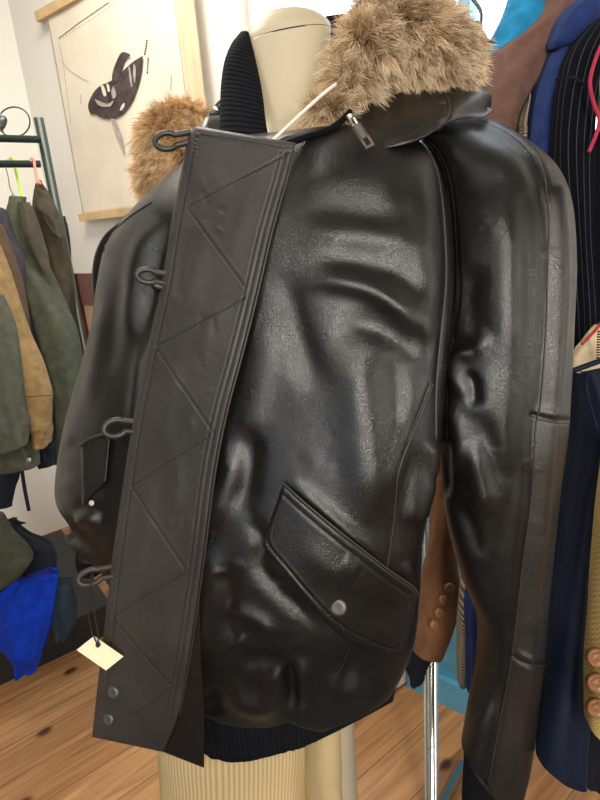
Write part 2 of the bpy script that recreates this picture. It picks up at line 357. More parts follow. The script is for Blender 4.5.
def wrinkle(g, ridges, closed=True):
    """raise (or sink) the cloth along crease lines: (polyline, width, height in mm[, far-side width])"""
    n = outward(g) if closed else gridnormals(g, False)
    sh = g.shape; v = g.reshape(-1, 3); nn = n.reshape(-1, 3)
    if not closed and ((CAM-v)*nn).sum() < 0: nn = -nn
    x, y, d = proj(v); front = np.clip(((CAM-v)*nn).sum(1)/np.linalg.norm(CAM-v, axis=1)*4, 0, 1)
    s = np.zeros(len(v))
    for rd in ridges:
        pl, w, a = rd[:3]; w2 = rd[3] if len(rd) > 3 else w
        pl = cr(pl, 6+4*len(pl)) if len(pl) > 2 else np.array(pl, float)
        mg = 3.2*max(w, w2); ix = np.nonzero((x > pl[:, 0].min()-mg) & (x < pl[:, 0].max()+mg) & (y > pl[:, 1].min()-mg) & (y < pl[:, 1].max()+mg) & (front > 0))[0]
        if not len(ix): continue
        D, t, sd = dist_poly(x[ix], y[ix], pl); ww = np.where(sd > 0, w, w2)
        tp = np.sin(np.pi/2*np.clip(np.minimum(t, 1-t)*3.2, .0, 1))**1.5 if not (len(rd) > 4 and rd[4]) else 1
        pk = 1
        if len(rd) > 5:
            tot = np.linalg.norm(np.diff(pl, axis=0), axis=1).sum(); pk = .8+.45*np.sin(t*tot/rd[5]*2*np.pi)
            s[ix] += abs(a)*.0004*np.exp(-((D-ww*1.9)/ww)**2)
        s[ix] += a*.001*np.exp(-(D/ww)**2)*tp*pk
    return g+((s*front)[:, None]*nn).reshape(sh)
def patch(name, top, bot, depth, m, parent, thick=.003, off=.004, nu=60, nv=60, r=5, ridges=(), label=None, lin=False):
    """a cut piece of leather between two outline curves, with rolled edges and real thickness"""
    f = (lambda p, n: np.array([np.interp(np.linspace(0, 1, n), np.linspace(0, 1, len(p)), np.array(p, float)[:, k]) for k in (0, 1)]).T) if lin else (lambda p, n: cr(p, n))
    T = f(top, nu); B = f(bot, nu); s = np.linspace(0, 1, nv)[:, None, None]
    q = T[None]*(1-s)+B[None]*s; X, Y = q[..., 0], q[..., 1]
    D = np.vectorize(depth)(X, Y)
    loop = np.vstack([q[0], q[:, -1], q[-1, ::-1], q[::-1, 0]])
    e, _, _ = dist_poly(X, Y, loop[::3]); pr = np.sqrt(1-(1-np.clip(e/r, 0, 1))**2)
    g = Pa(np.stack([X.ravel(), Y.ravel(), (D-off-thick*pr).ravel()], 1)).reshape(nv, nu, 3)
    bk = Pa(np.stack([X.ravel(), Y.ravel(), (D-off+thick*.35).ravel()], 1)).reshape(nv, nu, 3)
    g = wrinkle(g, ridges, False) if ridges else g
    fr = gridfaces(nv, nu, False); n = np.cross(g[0, 1]-g[0, 0], g[1, 0]-g[0, 0])
    flip = n@(CAM-g[0, 0]) < 0
    fr = fr[:, ::-1] if flip else fr
    N = nv*nu; bf = fr[:, ::-1]+N
    bd = [i for i in range(nu)]+[j*nu+nu-1 for j in range(1, nv)]+[(nv-1)*nu+i for i in range(nu-2, -1, -1)]+[j*nu for j in range(nv-2, 0, -1)]
    rim = np.array([(bd[i], bd[(i+1) % len(bd)], bd[(i+1) % len(bd)]+N, bd[i]+N) for i in range(len(bd))]); rim = rim if flip else rim[:, ::-1]
    u, v = np.meshgrid(np.linspace(0, 1, nu), np.linspace(0, 1, nv)); uv = np.stack([u.ravel(), v.ravel()], 1)
    return build(name, np.vstack([g.reshape(-1, 3), bk.reshape(-1, 3)]), np.vstack([fr, bf, rim]), m, parent, uv=np.vstack([uv, uv]), label=label), g
def online(pl, step):
    pl = cr(pl, 200) if len(pl) > 2 else np.linspace(pl[0], pl[1], 200); s = np.r_[0, np.cumsum(np.linalg.norm(np.diff(pl, axis=0), axis=1))]
    t = np.arange(0, s[-1], step); return np.array([np.interp(t, s, pl[:, k]) for k in (0, 1)]).T
def stitches(name, lines, depth, parent, off=.0006, step=3.0, m=None, rr=.00035):
    for pl in lines:
        parts = []
        q = online(np.array(pl, float), step)
        for i in range(len(q)-1):
            a, b = q[i], q[i]+(q[i+1]-q[i])*.66; da, db = depth(*a), depth(*b)
            if da and db and abs(da-db) < .02: parts.append(tubegeo([P(*a, da-off), P(*b, db-off)], rr, 5, smooth=False))
        if parts: v, f = join(parts); build(name, v, f, m or M['thread'], parent)
def disc(c, n, r, h, seg=28, prof=((1, 0), (1, .5), (.85, .9), (.6, 1.0), (.3, .92), (0, .9))):
    n = np.array(n)/np.linalg.norm(n); a = np.cross(n, V(0, 0, 1)); a /= np.linalg.norm(a); b = np.cross(n, a)
    t = np.linspace(0, 2*np.pi, seg, endpoint=False); v = []; 
    for (pr, ph) in prof[:-1]: v += [c+n*h*ph+r*pr*(a*np.cos(x)+b*np.sin(x)) for x in t]
    v.append(c+n*h*prof[-1][1]); k = len(prof)-1; f = [tuple(q) for q in gridfaces(k, seg)]
    f += [((k-1)*seg+i, (k-1)*seg+(i+1) % seg, k*seg) for i in range(seg)]; f += [tuple(range(seg))[::-1]]
    return np.array(v), f

# ------------------------------------------------------------------ room
W = V(-.77503, .63192, 0); NW = V(-.63192, -.77503, 0); Z = V(0, 0, 1)
def onplane(x, y, pt, n): k = ray(x, y); return CAM+k*(((pt-CAM)@n)/(k@n))
BB = CAM+ray(410, 683)*1.857; BB[2] = 0
WB = BB-NW*.18                                    # a point on the back wall's face
def onwall(x, y, off=0.): return onplane(x, y, WB+NW*off, NW)
K0 = onwall(28, 100); K0[2] = 0
K1 = K0-W*5.2; K2 = K0-PL*4.6; K3 = K1-PL*4.6; HC = 2.85
def struct(name, geo, m, parent=None, **k):
    o = build(name, geo[0], geo[1], m, parent, smooth=False, **k)
    if parent is None: o['kind'] = 'structure'
    return o
struct('floor', join([box8([q-Z*.05 for q in (K2, K3, K1, K0)]+[q for q in (K2, K3, K1, K0)])]), M['floor'])
struct('floor', join([box8([V(-1.3, -1.1, .0), V(1.1, -1.1, .0), V(1.0, .88, .0), V(-1.2, .88, .0), V(-1.3, -1.1, .012), V(1.1, -1.1, .012), V(1.0, .88, .012), V(-1.2, .88, .012)])]), M['wall_dark'])  # added unseen dark mat under the camera; cuts the floorboards' orange bounce light
struct('ceiling', join([box8([q+Z*HC for q in (K2, K3, K1, K0)]+[q+Z*(HC+.05) for q in (K2, K3, K1, K0)])]), M['ceil'])
s0 = (onwall(244, 30)-K0)@(-W); s1 = (onwall(590, 100)-K0)@(-W)+.1; zs, zt = 1.0, 2.45
def wseg(a, b, z0, z1, t=.15, off=0.): return obox(K0-W*a+Z*z0+NW*off, -W*(b-a), -NW*t, Z*(z1-z0))
struct('wall_back', join([wseg(-.15, s0, 0, HC), wseg(s1, 5.2, 0, HC), wseg(s0, s1, 0, zs), wseg(s0, s1, zt, HC)]), M['wall'])
NL = V(PL[1], -PL[0], 0)
struct('wall_left', obox(K0+Z*0, -PL*4.6, -NL*.15, Z*HC), M['wall'])
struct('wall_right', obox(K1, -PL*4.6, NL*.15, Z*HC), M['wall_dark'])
a2, b2 = 3.9, 4.8
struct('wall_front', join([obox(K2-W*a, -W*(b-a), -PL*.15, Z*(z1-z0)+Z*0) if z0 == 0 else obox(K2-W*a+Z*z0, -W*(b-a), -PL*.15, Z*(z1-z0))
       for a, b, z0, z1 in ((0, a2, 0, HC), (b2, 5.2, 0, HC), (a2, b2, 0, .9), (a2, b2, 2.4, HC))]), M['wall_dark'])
wn = thing('window_1', 'painted window behind the mannequin', 'window', K0-W*s0+Z*zs); wn['kind'] = 'structure'
del wn['label'], wn['category']
fs = join([wseg(s0, s0+.05, zs, zt, .07, -.03), wseg(s1-.05, s1, zs, zt, .07, -.03), wseg(s0, s1, zs, zs+.05, .07, -.03), wseg(s0, s1, zt-.05, zt, .07, -.03)])
struct('window_frame', fs, M['winframe'], wn)
sm = (onwall(458, 10)-K0)@(-W)
struct('mullion', wseg(sm-.012, sm+.018, zs, zt, .05, -.03), M['cyanframe'], wn)
struct('window_pane', wseg(s0, s1, zs, zt, .004, -.06), M['glass'], wn)
struct('window_sill', wseg(s0-.03, s1+.03, zs-.03, zs, .14, .03), M['winframe'], wn)
struct('trim_1', join([wseg(s0-.075, s0, zs-.1, zt+.08, .02, .02), wseg(s0-.075, s1+.05, zt, zt+.08, .02, .02)]), M['winframe'])
# white skirting board on the floor left of the blue unit
A_ = CAM+ray(352, 717)*1.745; A_[2] = 0; B_ = CAM+ray(409, 680)*1.87; B_[2] = 0
dd = (B_-A_)/np.linalg.norm(B_-A_); 
struct('baseboard_left', obox(A_-dd*.12, dd*(np.linalg.norm(B_-A_)+.12), V(-dd[1], dd[0], 0)*.02, Z*.07), M['winframe'])
# curtain strip
c1, c2 = onwall(184, 50, .04), onwall(203, 50, .04)
def cz(p, z): q = p.copy(); q[2] = z; return q
g = []
for z in np.linspace(.6, 2.7, 30):
    t = np.linspace(0, 1, 40); base = cz(c1, z)+(cz(c2, z)-cz(c1, z))*t[:, None]
    f_ = np.sin(t*14+.4*z)*.008+NW[0]*0
    g.append(np.vstack([base+NW*(f_[:, None]+.012), (base+NW*(f_[:, None]+.006))[::-1]]))
vs, f, uv = gridmesh(np.array(g)); tag(build('curtain', vs, f, M['curtain']), 'narrow tan curtain hanging between the canvas banner and the window', 'curtain')
# blue painted low unit
cb = thing('blue_cabinet', 'blue painted low wooden cabinet below the window behind the clothes rack', 'cabinet', BB)
build('body', *obox(BB+Z*.0, -W*1.6, -NW*.176, Z*.86), M['blue_paint'], cb, smooth=False)
for k in range(3):
    build('door', *obox(BB-W*(.06+k*.52)+NW*.0+Z*.16, -W*.46, NW*.012, Z*.62), M['blue_paint'], cb, smooth=False)
build('plinth', *obox(BB+NW*.001, -W*1.6, NW*.02, Z*.10), M['blue_paint'], cb, smooth=False)
build('worktop', *obox(BB+NW*.02+Z*.861, -W*1.6, -NW*.19, Z*.025), M['blue_paint'], cb, smooth=False)

# ------------------------------------------------------------------ banner with bird drawing
bo = .035
tl, bl = onwall(47, 17, bo), onwall(83, 216, bo); tr = onwall(181, 60, bo)
s_l = (tl-K0)@(-W); s_r = (tr-K0)@(-W); z_t = tl[2]; z_b = bl[2]
bn = thing('canvas_banner', 'unbleached canvas banner with a charcoal drawing of a hanging bird, on wooden rods', 'banner', K0-W*s_l+NW*bo+Z*z_b)
g = []
def cloth_off(s, z): return .0016*math.sin(s*16+1.5*z)+.0012*math.sin(s*7-4*z)
for z in np.linspace(z_b, z_t, 40):
    ss = np.linspace(s_l, s_r, 60)
    fr = [K0-W*s+Z*z+NW*(bo+cloth_off(s, z)) for s in ss]; g.append(fr+[q-NW*.0015 for q in fr[::-1]])
vs, f, uv = gridmesh(np.array(g)); build('canvas_sheet', vs, f, M['canvas'], bn)
build('top_rod', *obox(K0-W*(s_l-.06)+NW*(bo-.012)+Z*(z_t-.005), -W*(s_r-s_l+.12), NW*.028, Z*.035), M['rodwood'], bn, smooth=False)
build('bottom_rod', *obox(K0-W*(s_l-.02)+NW*(bo-.012)+Z*(z_b-.022), -W*(s_r-s_l+.04), NW*.026, Z*.03), M['rodwood'], bn, smooth=False)
def bpt(x, y, off=.0012):
    q = onwall(x, y, bo); s = (q-K0)@(-W); return K0-W*s+Z*q[2]+NW*(bo+cloth_off(s, q[2])+off)
zz = lambda pl: [(40+a*.2875, b*.2875) for a, b in pl]
def flatpoly(name, pl, m, off, parent):
    import mathutils
    pl = cr(pl+[pl[0]], len(pl)*4+1)[:-1]; pts = [bpt(x, y, off) for x, y in pl]; n = len(pts)
    bk = [q-NW*.0008 for q in pts]
    fs_ = [tuple(range(n)), tuple(range(2*n-1, n-1, -1))]+[(i, i+n, (i+1) % n+n, (i+1) % n) for i in range(n)]
    return build(name, pts+bk, fs_, m, parent, smooth=False)
bd = flatpoly('bird_drawing', zz([(360, 195), (355, 250), (343, 300), (325, 350), (308, 378), (285, 402), (250, 414), (215, 408), (200, 398), (180, 396), (172, 365), (190, 325), (215, 300), (242, 288), (268, 272), (300, 240), (330, 213)]), M['ink'], .0065, bn)
sub = [([(258, 292), (258, 262), (268, 225), (290, 183), (318, 192), (303, 204), (290, 235), (278, 280)], 'ink'), ([(252, 414), (266, 418), (287, 465), (300, 532), (288, 515), (268, 465)], 'inkgrey'),
       ([(298, 358), (300, 366), (292, 382), (284, 384), (290, 368)], 'canvas'), ([(218, 298), (228, 300), (238, 330), (228, 334)], 'canvas'), ([(238, 292), (246, 296), (250, 318), (243, 318)], 'canvas'),
       ([(312, 232), (318, 240), (326, 300), (318, 290)], 'inkgrey'), ([(330, 222), (337, 240), (334, 290), (328, 260)], 'inkgrey'), ([(196, 345), (240, 362), (262, 350), (250, 372), (212, 368)], 'inkgrey'),
       ([(262, 300), (272, 330), (262, 345), (255, 320)], 'inkgrey')]
for pl, mm in sub: flatpoly('drawn_shape', zz(pl), M[mm], .0075, bd)
def inkline(pl, r=.0012, mm='inkgrey', dash=None):
    if dash:
        q = online(np.array(zz(pl)), dash); v, f = join([tubegeo([bpt(*q[i], .002), bpt(*(q[i]+(q[i+1]-q[i])*.5), .002)], r, 5, smooth=False) for i in range(len(q)-1)])
    else: v, f = tubegeo([bpt(x, y, .002) for x, y in cr(zz(pl), 30)], r, 5, smooth=False)
    return build('drawn_line', v, f, M[mm], bn)
inkline([(66, 132), (130, 85), (190, 45), (242, 8)]); inkline([(66, 140), (140, 92), (210, 50), (275, -5)], .0008, dash=4)
inkline([(372, 140), (366, 175), (360, 200)], .003, 'ink', dash=2.6); inkline([(376, 200), (372, 265)], .003, 'ink', dash=2.4)
inkline([(458, 262), (456, 320)], .0014, dash=2.2); inkline([(75, 210), (110, 250), (170, 285)], .0008); inkline([(66, 150), (80, 210), (95, 320), (110, 430)], .0007)
inkline([(142, 330), (144, 360)], .0012)

# ------------------------------------------------------------------ left clothes rack
def down(x, y, d, z=0): q = P(x, y, d); q[2] = z; return q
rk = thing('clothes_rack', 'dark green tubular metal clothes rack against the left wall', 'clothes rack', down(39, 119, 1.7))
pt = P(38.5, 118, 1.7); RD = -PL
build('upright', *cyl(cz(pt, 0.0), pt, .0145), M['rack'], rk)
for y in (139.5, 164):
    q = P(40, y, 1.7); build('rail', *cyl(q, q+RD*1.3, .0105), M['rack'], rk)
build('upright', *cyl(cz(pt+RD*1.3, 0.0), pt+RD*1.3, .0145), M['rack'], rk)
build('top_cap', *disc(pt, Z, .0155, .006), M['rack'], rk)
cbl = thing('coiled_cable', 'dark round loop of cable with a small clip, perched on the rack top rail', 'cable', P(12, 138, 1.69))
th = np.linspace(-2.6, 2.9, 26)
tube('cable_loop', [P(14+16*math.cos(t), 122+15*math.sin(t), 1.69+.01*math.sin(2*t)) for t in th], .0022, M['cable'], cbl, smooth=False)
loft('clip', [(-3, 115, 1.69, 5, 116, 1.69, .008), (-6, 121, 1.69, 7, 120, 1.69, .014), (-6, 128, 1.69, 5, 127, 1.69, .012), (-4, 132, 1.69, 1, 131, 1.69, .006)], M['rack'], cbl, nv=14, nu=20)
tube('clip_arm', [P(2, 127, 1.69), P(4, 134, 1.69), P(8, 138, 1.69)], .002, M['cable'], cbl)

def hanger(name, label, pts, d, m, arms, r=.0028, group=None):
    h = thing(name, label, 'hanger', P(*pts[-1], d))
    tube('hook', [P(x, y, d+(q if q else 0)) for (x, y), q in zip(pts, [0]*len(pts))], r, m, h)
    a, b = arms; c = P(*pts[-1], d); tube('shoulder_bar', [P(*a, d), c, P(*b, d)], r*1.4, m, h, smooth=False)
    return h
hanger('clothes_hanger', 'lime green plastic hanger hooked over the rack rail', [(26, 168), (24, 161), (28, 158), (32, 163), (35, 175), (40, 190), (45, 198), (47, 200)][::1] and [(10, 163), (10, 159), (13, 160), (16, 172), (20, 188), (22, 198)], 1.68, M['hk_green'], ((17, 207), (27, 206)), .0042)
hanger('clothes_hanger', 'coral pink plastic hanger hooked over the rack rail beside its upright', [(31, 163), (31, 159), (33.5, 159), (35, 168), (37, 180)], 1.68, M['hk_pink'], ((37, 184), (40, 184)), .0042)
hanger('clothes_hanger', 'thin grey wire hanger hook left of the lime green hanger', [(8, 166), (7, 160), (5, 164), (8, 176), (10, 188), (13, 194)], 1.695, M['wire'], ((10, 198), (16, 198)), .0014)

def rows(d, *q, th=.05, dr=None):   # (Lx,Ly,Rx,Ry[,th[,dd]])
    out = []
    for r in q:
        t = r[4] if len(r) > 4 else th; x = r[5] if len(r) > 5 else 0
        out.append((r[0], r[1], d+x, r[2], r[3], (dr if dr else d)+x, t))
    return out
def garment(name, label, cat, d, m, *q, th=.05, dr=None, amp=.006, k=5, seed=1, group=None, parts=(), nu=72, nv=90, e=2.3, loc=None, slope=1.5, fit=True):
    r0 = rows(d, *q, th=th, dr=dr); c = P((q[-1][0]+q[-1][2])/2, (q[-1][1]+q[-1][3])/2, d)
    t = thing(name, label, cat, c, group)
    loft('cloth_body', r0, M[m], t, nv, nu, e, amp, k, seed, slope=slope, fit=fit)
    return t
# ordered from the rack's upright leftwards; each hangs square to the rail, so we see its sleeve edge
c1_ = garment('field_jacket', 'dark olive jacket hanging nearest the rack upright on the coral pink hanger', 'jacket', 1.80, 'olive', (36, 179, 40, 182, .01), (34, 198, 50, 195, .03), (35, 218, 58, 212, .05), (40, 245, 65, 240, .06), (47, 285, 72, 280, .06), (54, 330, 75, 330, .06), (60, 385, 78, 390, .06), (64, 440, 80, 440, .05), amp=.009, k=4, seed=3, fit=False)
loft('collar', rows(1.72, (35, 190, 46, 190, .02), (38, 204, 55, 204, .03), (44, 214, 60, 222, .03), (50, 225, 63, 238, .02)), M['olive'], c1_, 30, 40, amp=.004, k=3, seed=9)
loft('lining', rows(1.86, (58, 218, 64, 216, .02), (60, 235, 68, 232, .03), (64, 258, 70, 262, .02)), M['navyd'], c1_, 20, 30, amp=.002)
c2_ = garment('parka', 'long grey-green parka whose wide sleeve hangs beside the leather jacket', 'coat', 1.66, 'green', (10, 196, 26, 197, .02), (8, 212, 26, 212, .04), (12, 232, 32, 240, .05), (18, 256, 44, 268, .06), (26, 285, 60, 298, .06), (36, 330, 76, 332, .065), (46, 375, 82, 380, .065), (54, 420, 84, 425, .06), (56, 458, 82, 462, .05), amp=.006, k=4, seed=5, fit=False)
loft('hood', rows(1.63, (20, 202, 29, 202, .02), (22, 214, 33, 214, .03), (27, 232, 40, 240, .035), (36, 250, 47, 266, .02), (42, 268, 50, 276, .01)), M['olive'], c2_, 30, 40, amp=.004, k=3, seed=6)
garment('grey_jacket', 'purple-grey jacket squeezed between the parka and the tan coat', 'jacket', 1.60, 'purple', (-20, 203, 4, 210, .03), (-15, 225, 14, 236, .04), (-6, 255, 24, 262, .05), (4, 290, 28, 305, .05), (16, 335, 34, 345, .045), (26, 380, 42, 390, .04), (36, 430, 52, 436, .04), amp=.002, seed=7, fit=False)
garment('brown_coat', 'dark brown coat edge above the tan sleeve on the left rack', 'coat', 1.55, 'brown', (-22, 222, 1, 225, .03), (-15, 245, 9, 250, .04), (-8, 270, 17, 280, .05), (2, 305, 24, 315, .05), (12, 345, 28, 350, .04), amp=.0015, seed=8, fit=False)
tc_ = garment('tan_coat', 'tan coat sleeve with a turned cuff at the left edge of the photo', 'coat', 1.50, 'tan', (-24, 240, -4, 240, .03), (-18, 268, 6, 268, .045), (-8, 300, 16, 300, .05), (2, 330, 27, 335, .05), (12, 362, 41, 365, .05), (20, 393, 51, 393, .045), (24, 405, 51, 405, .045), (32, 428, 50, 424, .045), amp=.002, k=3, seed=10, fit=False)
loft('cuff', rows(1.50, (33, 424, 50, 421, .042), (35, 434, 50, 434, .042), (37, 446, 49, 444, .038)), M['tan'], tc_, 24, 48, amp=.004, k=6, seed=4)
tube('cuff_seam', [P(20+i*3.9, 397-.2*i, 1.445+.006*abs(i-4)) for i in range(9)], .0012, M['brown'], tc_)
s1_ = garment('sage_shirt', 'grey-green shirt sleeve with a wide cuff, leftmost on the left rack', 'shirt', 1.44, 'sage', (-30, 290, 0, 296, .03), (-28, 325, 11, 328, .045), (-24, 365, 20, 368, .05), (-18, 400, 24, 402, .05), (-14, 425, 29, 428, .05), (-12, 452, 28, 443, .045), amp=.006, seed=12, fit=False)
s2_ = garment('sage_jacket', 'grey-green jacket hem with a small metal button below the wide sage cuff', 'jacket', 1.49, 'sage', (-20, 420, 24, 425, .04), (-18, 440, 32, 440, .045), (-14, 455, 35, 452, .045), (-8, 470, 37, 466, .035), amp=.007, seed=13, fit=False)
build('button', *disc(P(29, 460, 1.435), -Fw, .006, .004), M['metal'], s2_)
garment('navy_jacket', 'dark navy jacket hem peeking out between the sage hem and the parka', 'jacket', 1.62, 'navyd', (30, 418, 56, 418, .04), (34, 445, 57, 445, .04), (38, 466, 58, 462, .03), amp=.005, seed=14, fit=False)
garment('dark_piece', 'dark piece hanging low at the left edge with a trailing strip', 'trousers', 1.66, 'navyd', (-20, 440, 24, 445, .04), (-18, 475, 19, 475, .04), (-10, 505, 11, 505, .03), amp=.006, seed=15, fit=False)
# narrow dark strip trailing from the dark hanging piece
o_ = [o for o in col.objects if o.name.startswith('dark_piece')][0]
tube('dark_strip', [P(21, 462, 1.66), P(24, 485, 1.66), P(29, 511, 1.66)], .006, M['navyd'], o_, flat=.3)
# dark low platform under the rack and clothes slumped on it
pf0 = CAM+ray(-60, 712)*1.9; pf0 = onplane(-60, 714, V(0, 0, 0), Z); pf1 = onplane(96, 640, V(0, 0, 0), Z)
pd = (pf1-pf0)/np.linalg.norm(pf1-pf0); pn = V(-pd[1], pd[0], 0)
tag(build('low_platform', *obox(pf0-pd*1.0, pd*(np.linalg.norm(pf1-pf0)+1.08), pn*.76, Z*.13), M['black'], smooth=False), 'low black platform on the floor under the left clothes rack', 'platform')
garment('royal_blue_top', 'royal blue sweatshirt slumped over the edge of the black platform', 'sweatshirt', 1.82, 'royal', (18, 578, 60, 572, .04), (4, 594, 58, 588, .06), (-10, 614, 55, 608, .07), (-6, 636, 50, 632, .07), (4, 652, 45, 646, .06), (14, 664, 39, 656, .04), (20, 674, 33, 670, .02), amp=.013, k=5, seed=21)
garment('navy_sweater', 'dark navy sweater crumpled above the royal blue sweatshirt', 'sweater', 1.90, 'navyd', (6, 521, 14, 522, .03), (8, 538, 36, 536, .05), (14, 556, 59, 549, .06), (4, 580, 58, 566, .06), (-4, 602, 40, 592, .05), amp=.01, k=4, seed=22)
garment('sage_trousers', 'grey-green folded trousers lying on the navy sweater at the left edge', 'trousers', 1.80, 'sage', (-20, 512, 4, 518, .03), (-18, 535, 18, 535, .05), (-14, 556, 38, 556, .05), (-14, 572, 24, 572, .045), (-14, 588, 4, 586, .03), amp=.006, k=3, seed=23)
garment('dark_teal_garment', 'dark teal garment drooping right of the royal blue sweatshirt', 'garment', 1.84, 'tealdk', (46, 582, 70, 582, .03), (50, 596, 75, 594, .045), (50, 614, 76, 612, .045), (54, 632, 72, 628, .04), (58, 640, 64, 638, .02), amp=.007, k=4, seed=24)
# mahogany chair behind the jacket's left shoulder
ch = thing('wooden_chair', 'dark mahogany wooden chair showing its backrest behind the leather jacket', 'chair', down(100, 300, 2.0))
cu = -W
q0 = P(77, 276, 2.0)
def lp(a, z): r = q0+cu*a; r[2] = q0[2]+z; return r
build('back_post', *obox(cz(lp(-.012, 0), 0), cu*.035, NW*.03, Z*(q0[2]+.01)), M['chair'], ch, smooth=False)
build('back_post', *obox(cz(lp(.40, 0), 0), cu*.035, NW*.03, Z*(q0[2]+.01)), M['chair'], ch, smooth=False)
build('top_rail', *obox(lp(.0, -.10), cu*.42, NW*.022, Z*.11), M['chair'], ch, smooth=False)
build('middle_rail', *obox(lp(.0, -.36), cu*.42, NW*.022, Z*.06), M['chair'], ch, smooth=False)
build('back_panel', *obox(lp(.03, -.30)-NW*-.006, cu*.36, NW*.008, Z*.2), M['fabric_cream'], ch, smooth=False)
build('seat', *obox(cz(lp(-.01, 0), .43), cu*.44, -NW*.38, Z*.04), M['chair'], ch, smooth=False)
for a in (-.01, .40): build('leg', *obox(cz(lp(a, 0), 0)-NW*.36, cu*.035, NW*.035, Z*.43), M['chair'], ch, smooth=False)

# ------------------------------------------------------------------ right clothes rack
cr_ = thing('chrome_rack', 'chrome tube clothes rack standing behind the leather jacket', 'clothes rack', down(432, 830, 1.409))
pb = onplane(431.5, 830, V(0, 0, 0), Z)
build('upright', *cyl(pb, cz(pb, 2.0), .0165, 28), M['chrome'], cr_)
build('foot', *cyl(pb+NW*.22+Z*.017, pb-NW*.20+Z*.017, .016), M['chrome'], cr_)
ru = V(.86, -.25, 0); ru /= np.linalg.norm(ru)
build('rail', *cyl(cz(pb, 2.0)-ru*.03, cz(pb, 2.0)+ru*.87, .0165, 28), M['chrome'], cr_)
build('upright', *cyl(pb+ru*.84, cz(pb+ru*.84, 2.0), .0165, 28), M['chrome'], cr_)
build('foot', *cyl(pb+ru*.84+NW*.22+Z*.017, pb+ru*.84-NW*.12+Z*.017, .016), M['chrome'], cr_)
hk = thing('clothes_hanger', 'grey metal hanger with a bent hook standing against the bright window', 'hanger', P(481, 34, 1.02))
tube('hook', [P(468, -14, 1.02), P(472, -2, 1.02), P(478, 6, 1.02), P(481, 13, 1.02), P(481, 24, 1.02), P(481, 36, 1.02)], .0034, M['wire'], hk)
tube('shoulder_bar', [P(470, 50, 1.02), P(481, 36, 1.02), P(500, 50, 1.02)], .004, M['wire'], hk, smooth=False)
garment('navy_jacket', 'dark navy garment shoulder peeking from behind the fur trim', 'jacket', 1.06, 'navyd', (462, 24, 478, 26, .03), (462, 34, 488, 34, .05), (462, 52, 490, 52, .05), (462, 90, 492, 90, .05), (462, 160, 492, 160, .05), amp=.003, seed=31)
tj = garment('teal_jacket', 'bright teal blue jacket shoulder against the window', 'jacket', 1.04, 'teal', (522, -60, 560, -60, .03), (512, -15, 560, -20, .04), (503, 12, 556, 6, .05), (493, 34, 550, 30, .06), (482, 54, 540, 52, .06), (478, 84, 530, 84, .06), (478, 160, 528, 160, .06), amp=.003, seed=32)
bz = garment('brown_wool_blazer', 'brown wool blazer with four dark buttons on its sleeve end', 'blazer', .985, 'brownwool', (548, -26, 592, -26, .03), (546, 6, 592, 0, .045), (532, 26, 578, 20, .055), (508, 43, 562, 44, .06), (487, 62, 545, 72, .06), (478, 93, 528, 95, .06), (476, 125, 515, 125, .055), (474, 160, 512, 160, .05), amp=.005, k=5, seed=33)
slv = loft('sleeve', rows(1.04, (438, 420, 450, 420, .03), (437, 470, 450, 470, .03), (432, 520, 450, 520, .04), (426, 560, 457, 565, .045), (417, 600, 460, 590, .05), (412, 624, 452, 618, .05), (409, 640, 444, 652, .04)), M['rust'], bz, 60, 60, amp=.003, k=3, seed=34)
slv['label'] = 'rust brown sleeve end with dark buttons'
for x, y in ((449, 588), (443, 600), (439, 613), (434, 625)): build('button', *disc(P(x, y, .990), -Fw+V(.15, 0, 0), .0095, .006), M['button'], slv)
loft('inner_cuff', rows(1.06, (404, 640, 432, 642, .03), (402, 658, 428, 660, .035), (406, 670, 424, 671, .03), (410, 680, 415, 681, .02)), M['blacksuit'], bz, 24, 36, amp=.003)
garment('striped_knit', 'brown and cream striped knit jumper between the brown blazer and the navy coat', 'jumper', .975, 'knitstripe', (523, 78, 532, 80, .02), (518, 100, 530, 100, .03), (512, 125, 527, 125, .03), (510, 160, 527, 160, .03), (480, 400, 510, 400, .03), (458, 600, 474, 600, .02), (457, 640, 470, 640, .02), (457, 681, 466, 684, .015), amp=.001, seed=35, nv=120)
nc = garment('navy_wool_coat', 'navy blue wool coat between the brown blazer and the pinstripe jacket', 'coat', .945, 'navy', (560, 30, 598, 20, .03), (548, 45, 596, 36, .045), (535, 68, 566, 64, .05), (528, 100, 556, 104, .05), (524, 140, 552, 146, .05), (518, 200, 550, 200, .05), (500, 360, 546, 360, .05), (474, 540, 530, 540, .05), (463, 600, 520, 600, .05), (466, 640, 518, 645, .05), (467, 690, 514, 700, .04), amp=.005, k=5, seed=36, nv=120)
loft('collar', rows(.915, (582, -4, 600, -6, .02), (566, 10, 600, 4, .035), (554, 30, 598, 22, .04), (549, 44, 590, 38, .03), (550, 50, 578, 46, .015)), M['navy'], nc, 30, 48, amp=.003, k=3, seed=37)
pj = garment('pinstripe_jacket', 'black pinstripe suit jacket hanging right of the navy coat', 'suit jacket', .875, 'pin', (592, 22, 625, 16, .03), (575, 40, 622, 34, .045), (562, 60, 612, 56, .05), (555, 82, 602, 80, .052), (551, 112, 597, 112, .052), (549, 160, 594, 160, .05), (553, 240, 594, 240, .05), (560, 330, 598, 330, .045), (562, 420, 596, 420, .04), amp=.003, k=4, seed=38, nv=110)
tube('armhole_seam', [P(555, 80, .83), P(563, 77, .826), P(574, 78, .825), P(584, 84, .828)], .0016, M['blacksuit'], pj)
garment('black_jacket', 'plain black jacket behind the rim of the puffer at the right edge', 'jacket', .86, 'blacksuit', (596, 130, 630, 130, .03), (592, 170, 630, 170, .04), (588, 230, 626, 230, .04), (586, 300, 622, 300, .04), (584, 360, 620, 360, .04), (590, 420, 620, 420, .04), amp=.004, seed=39)
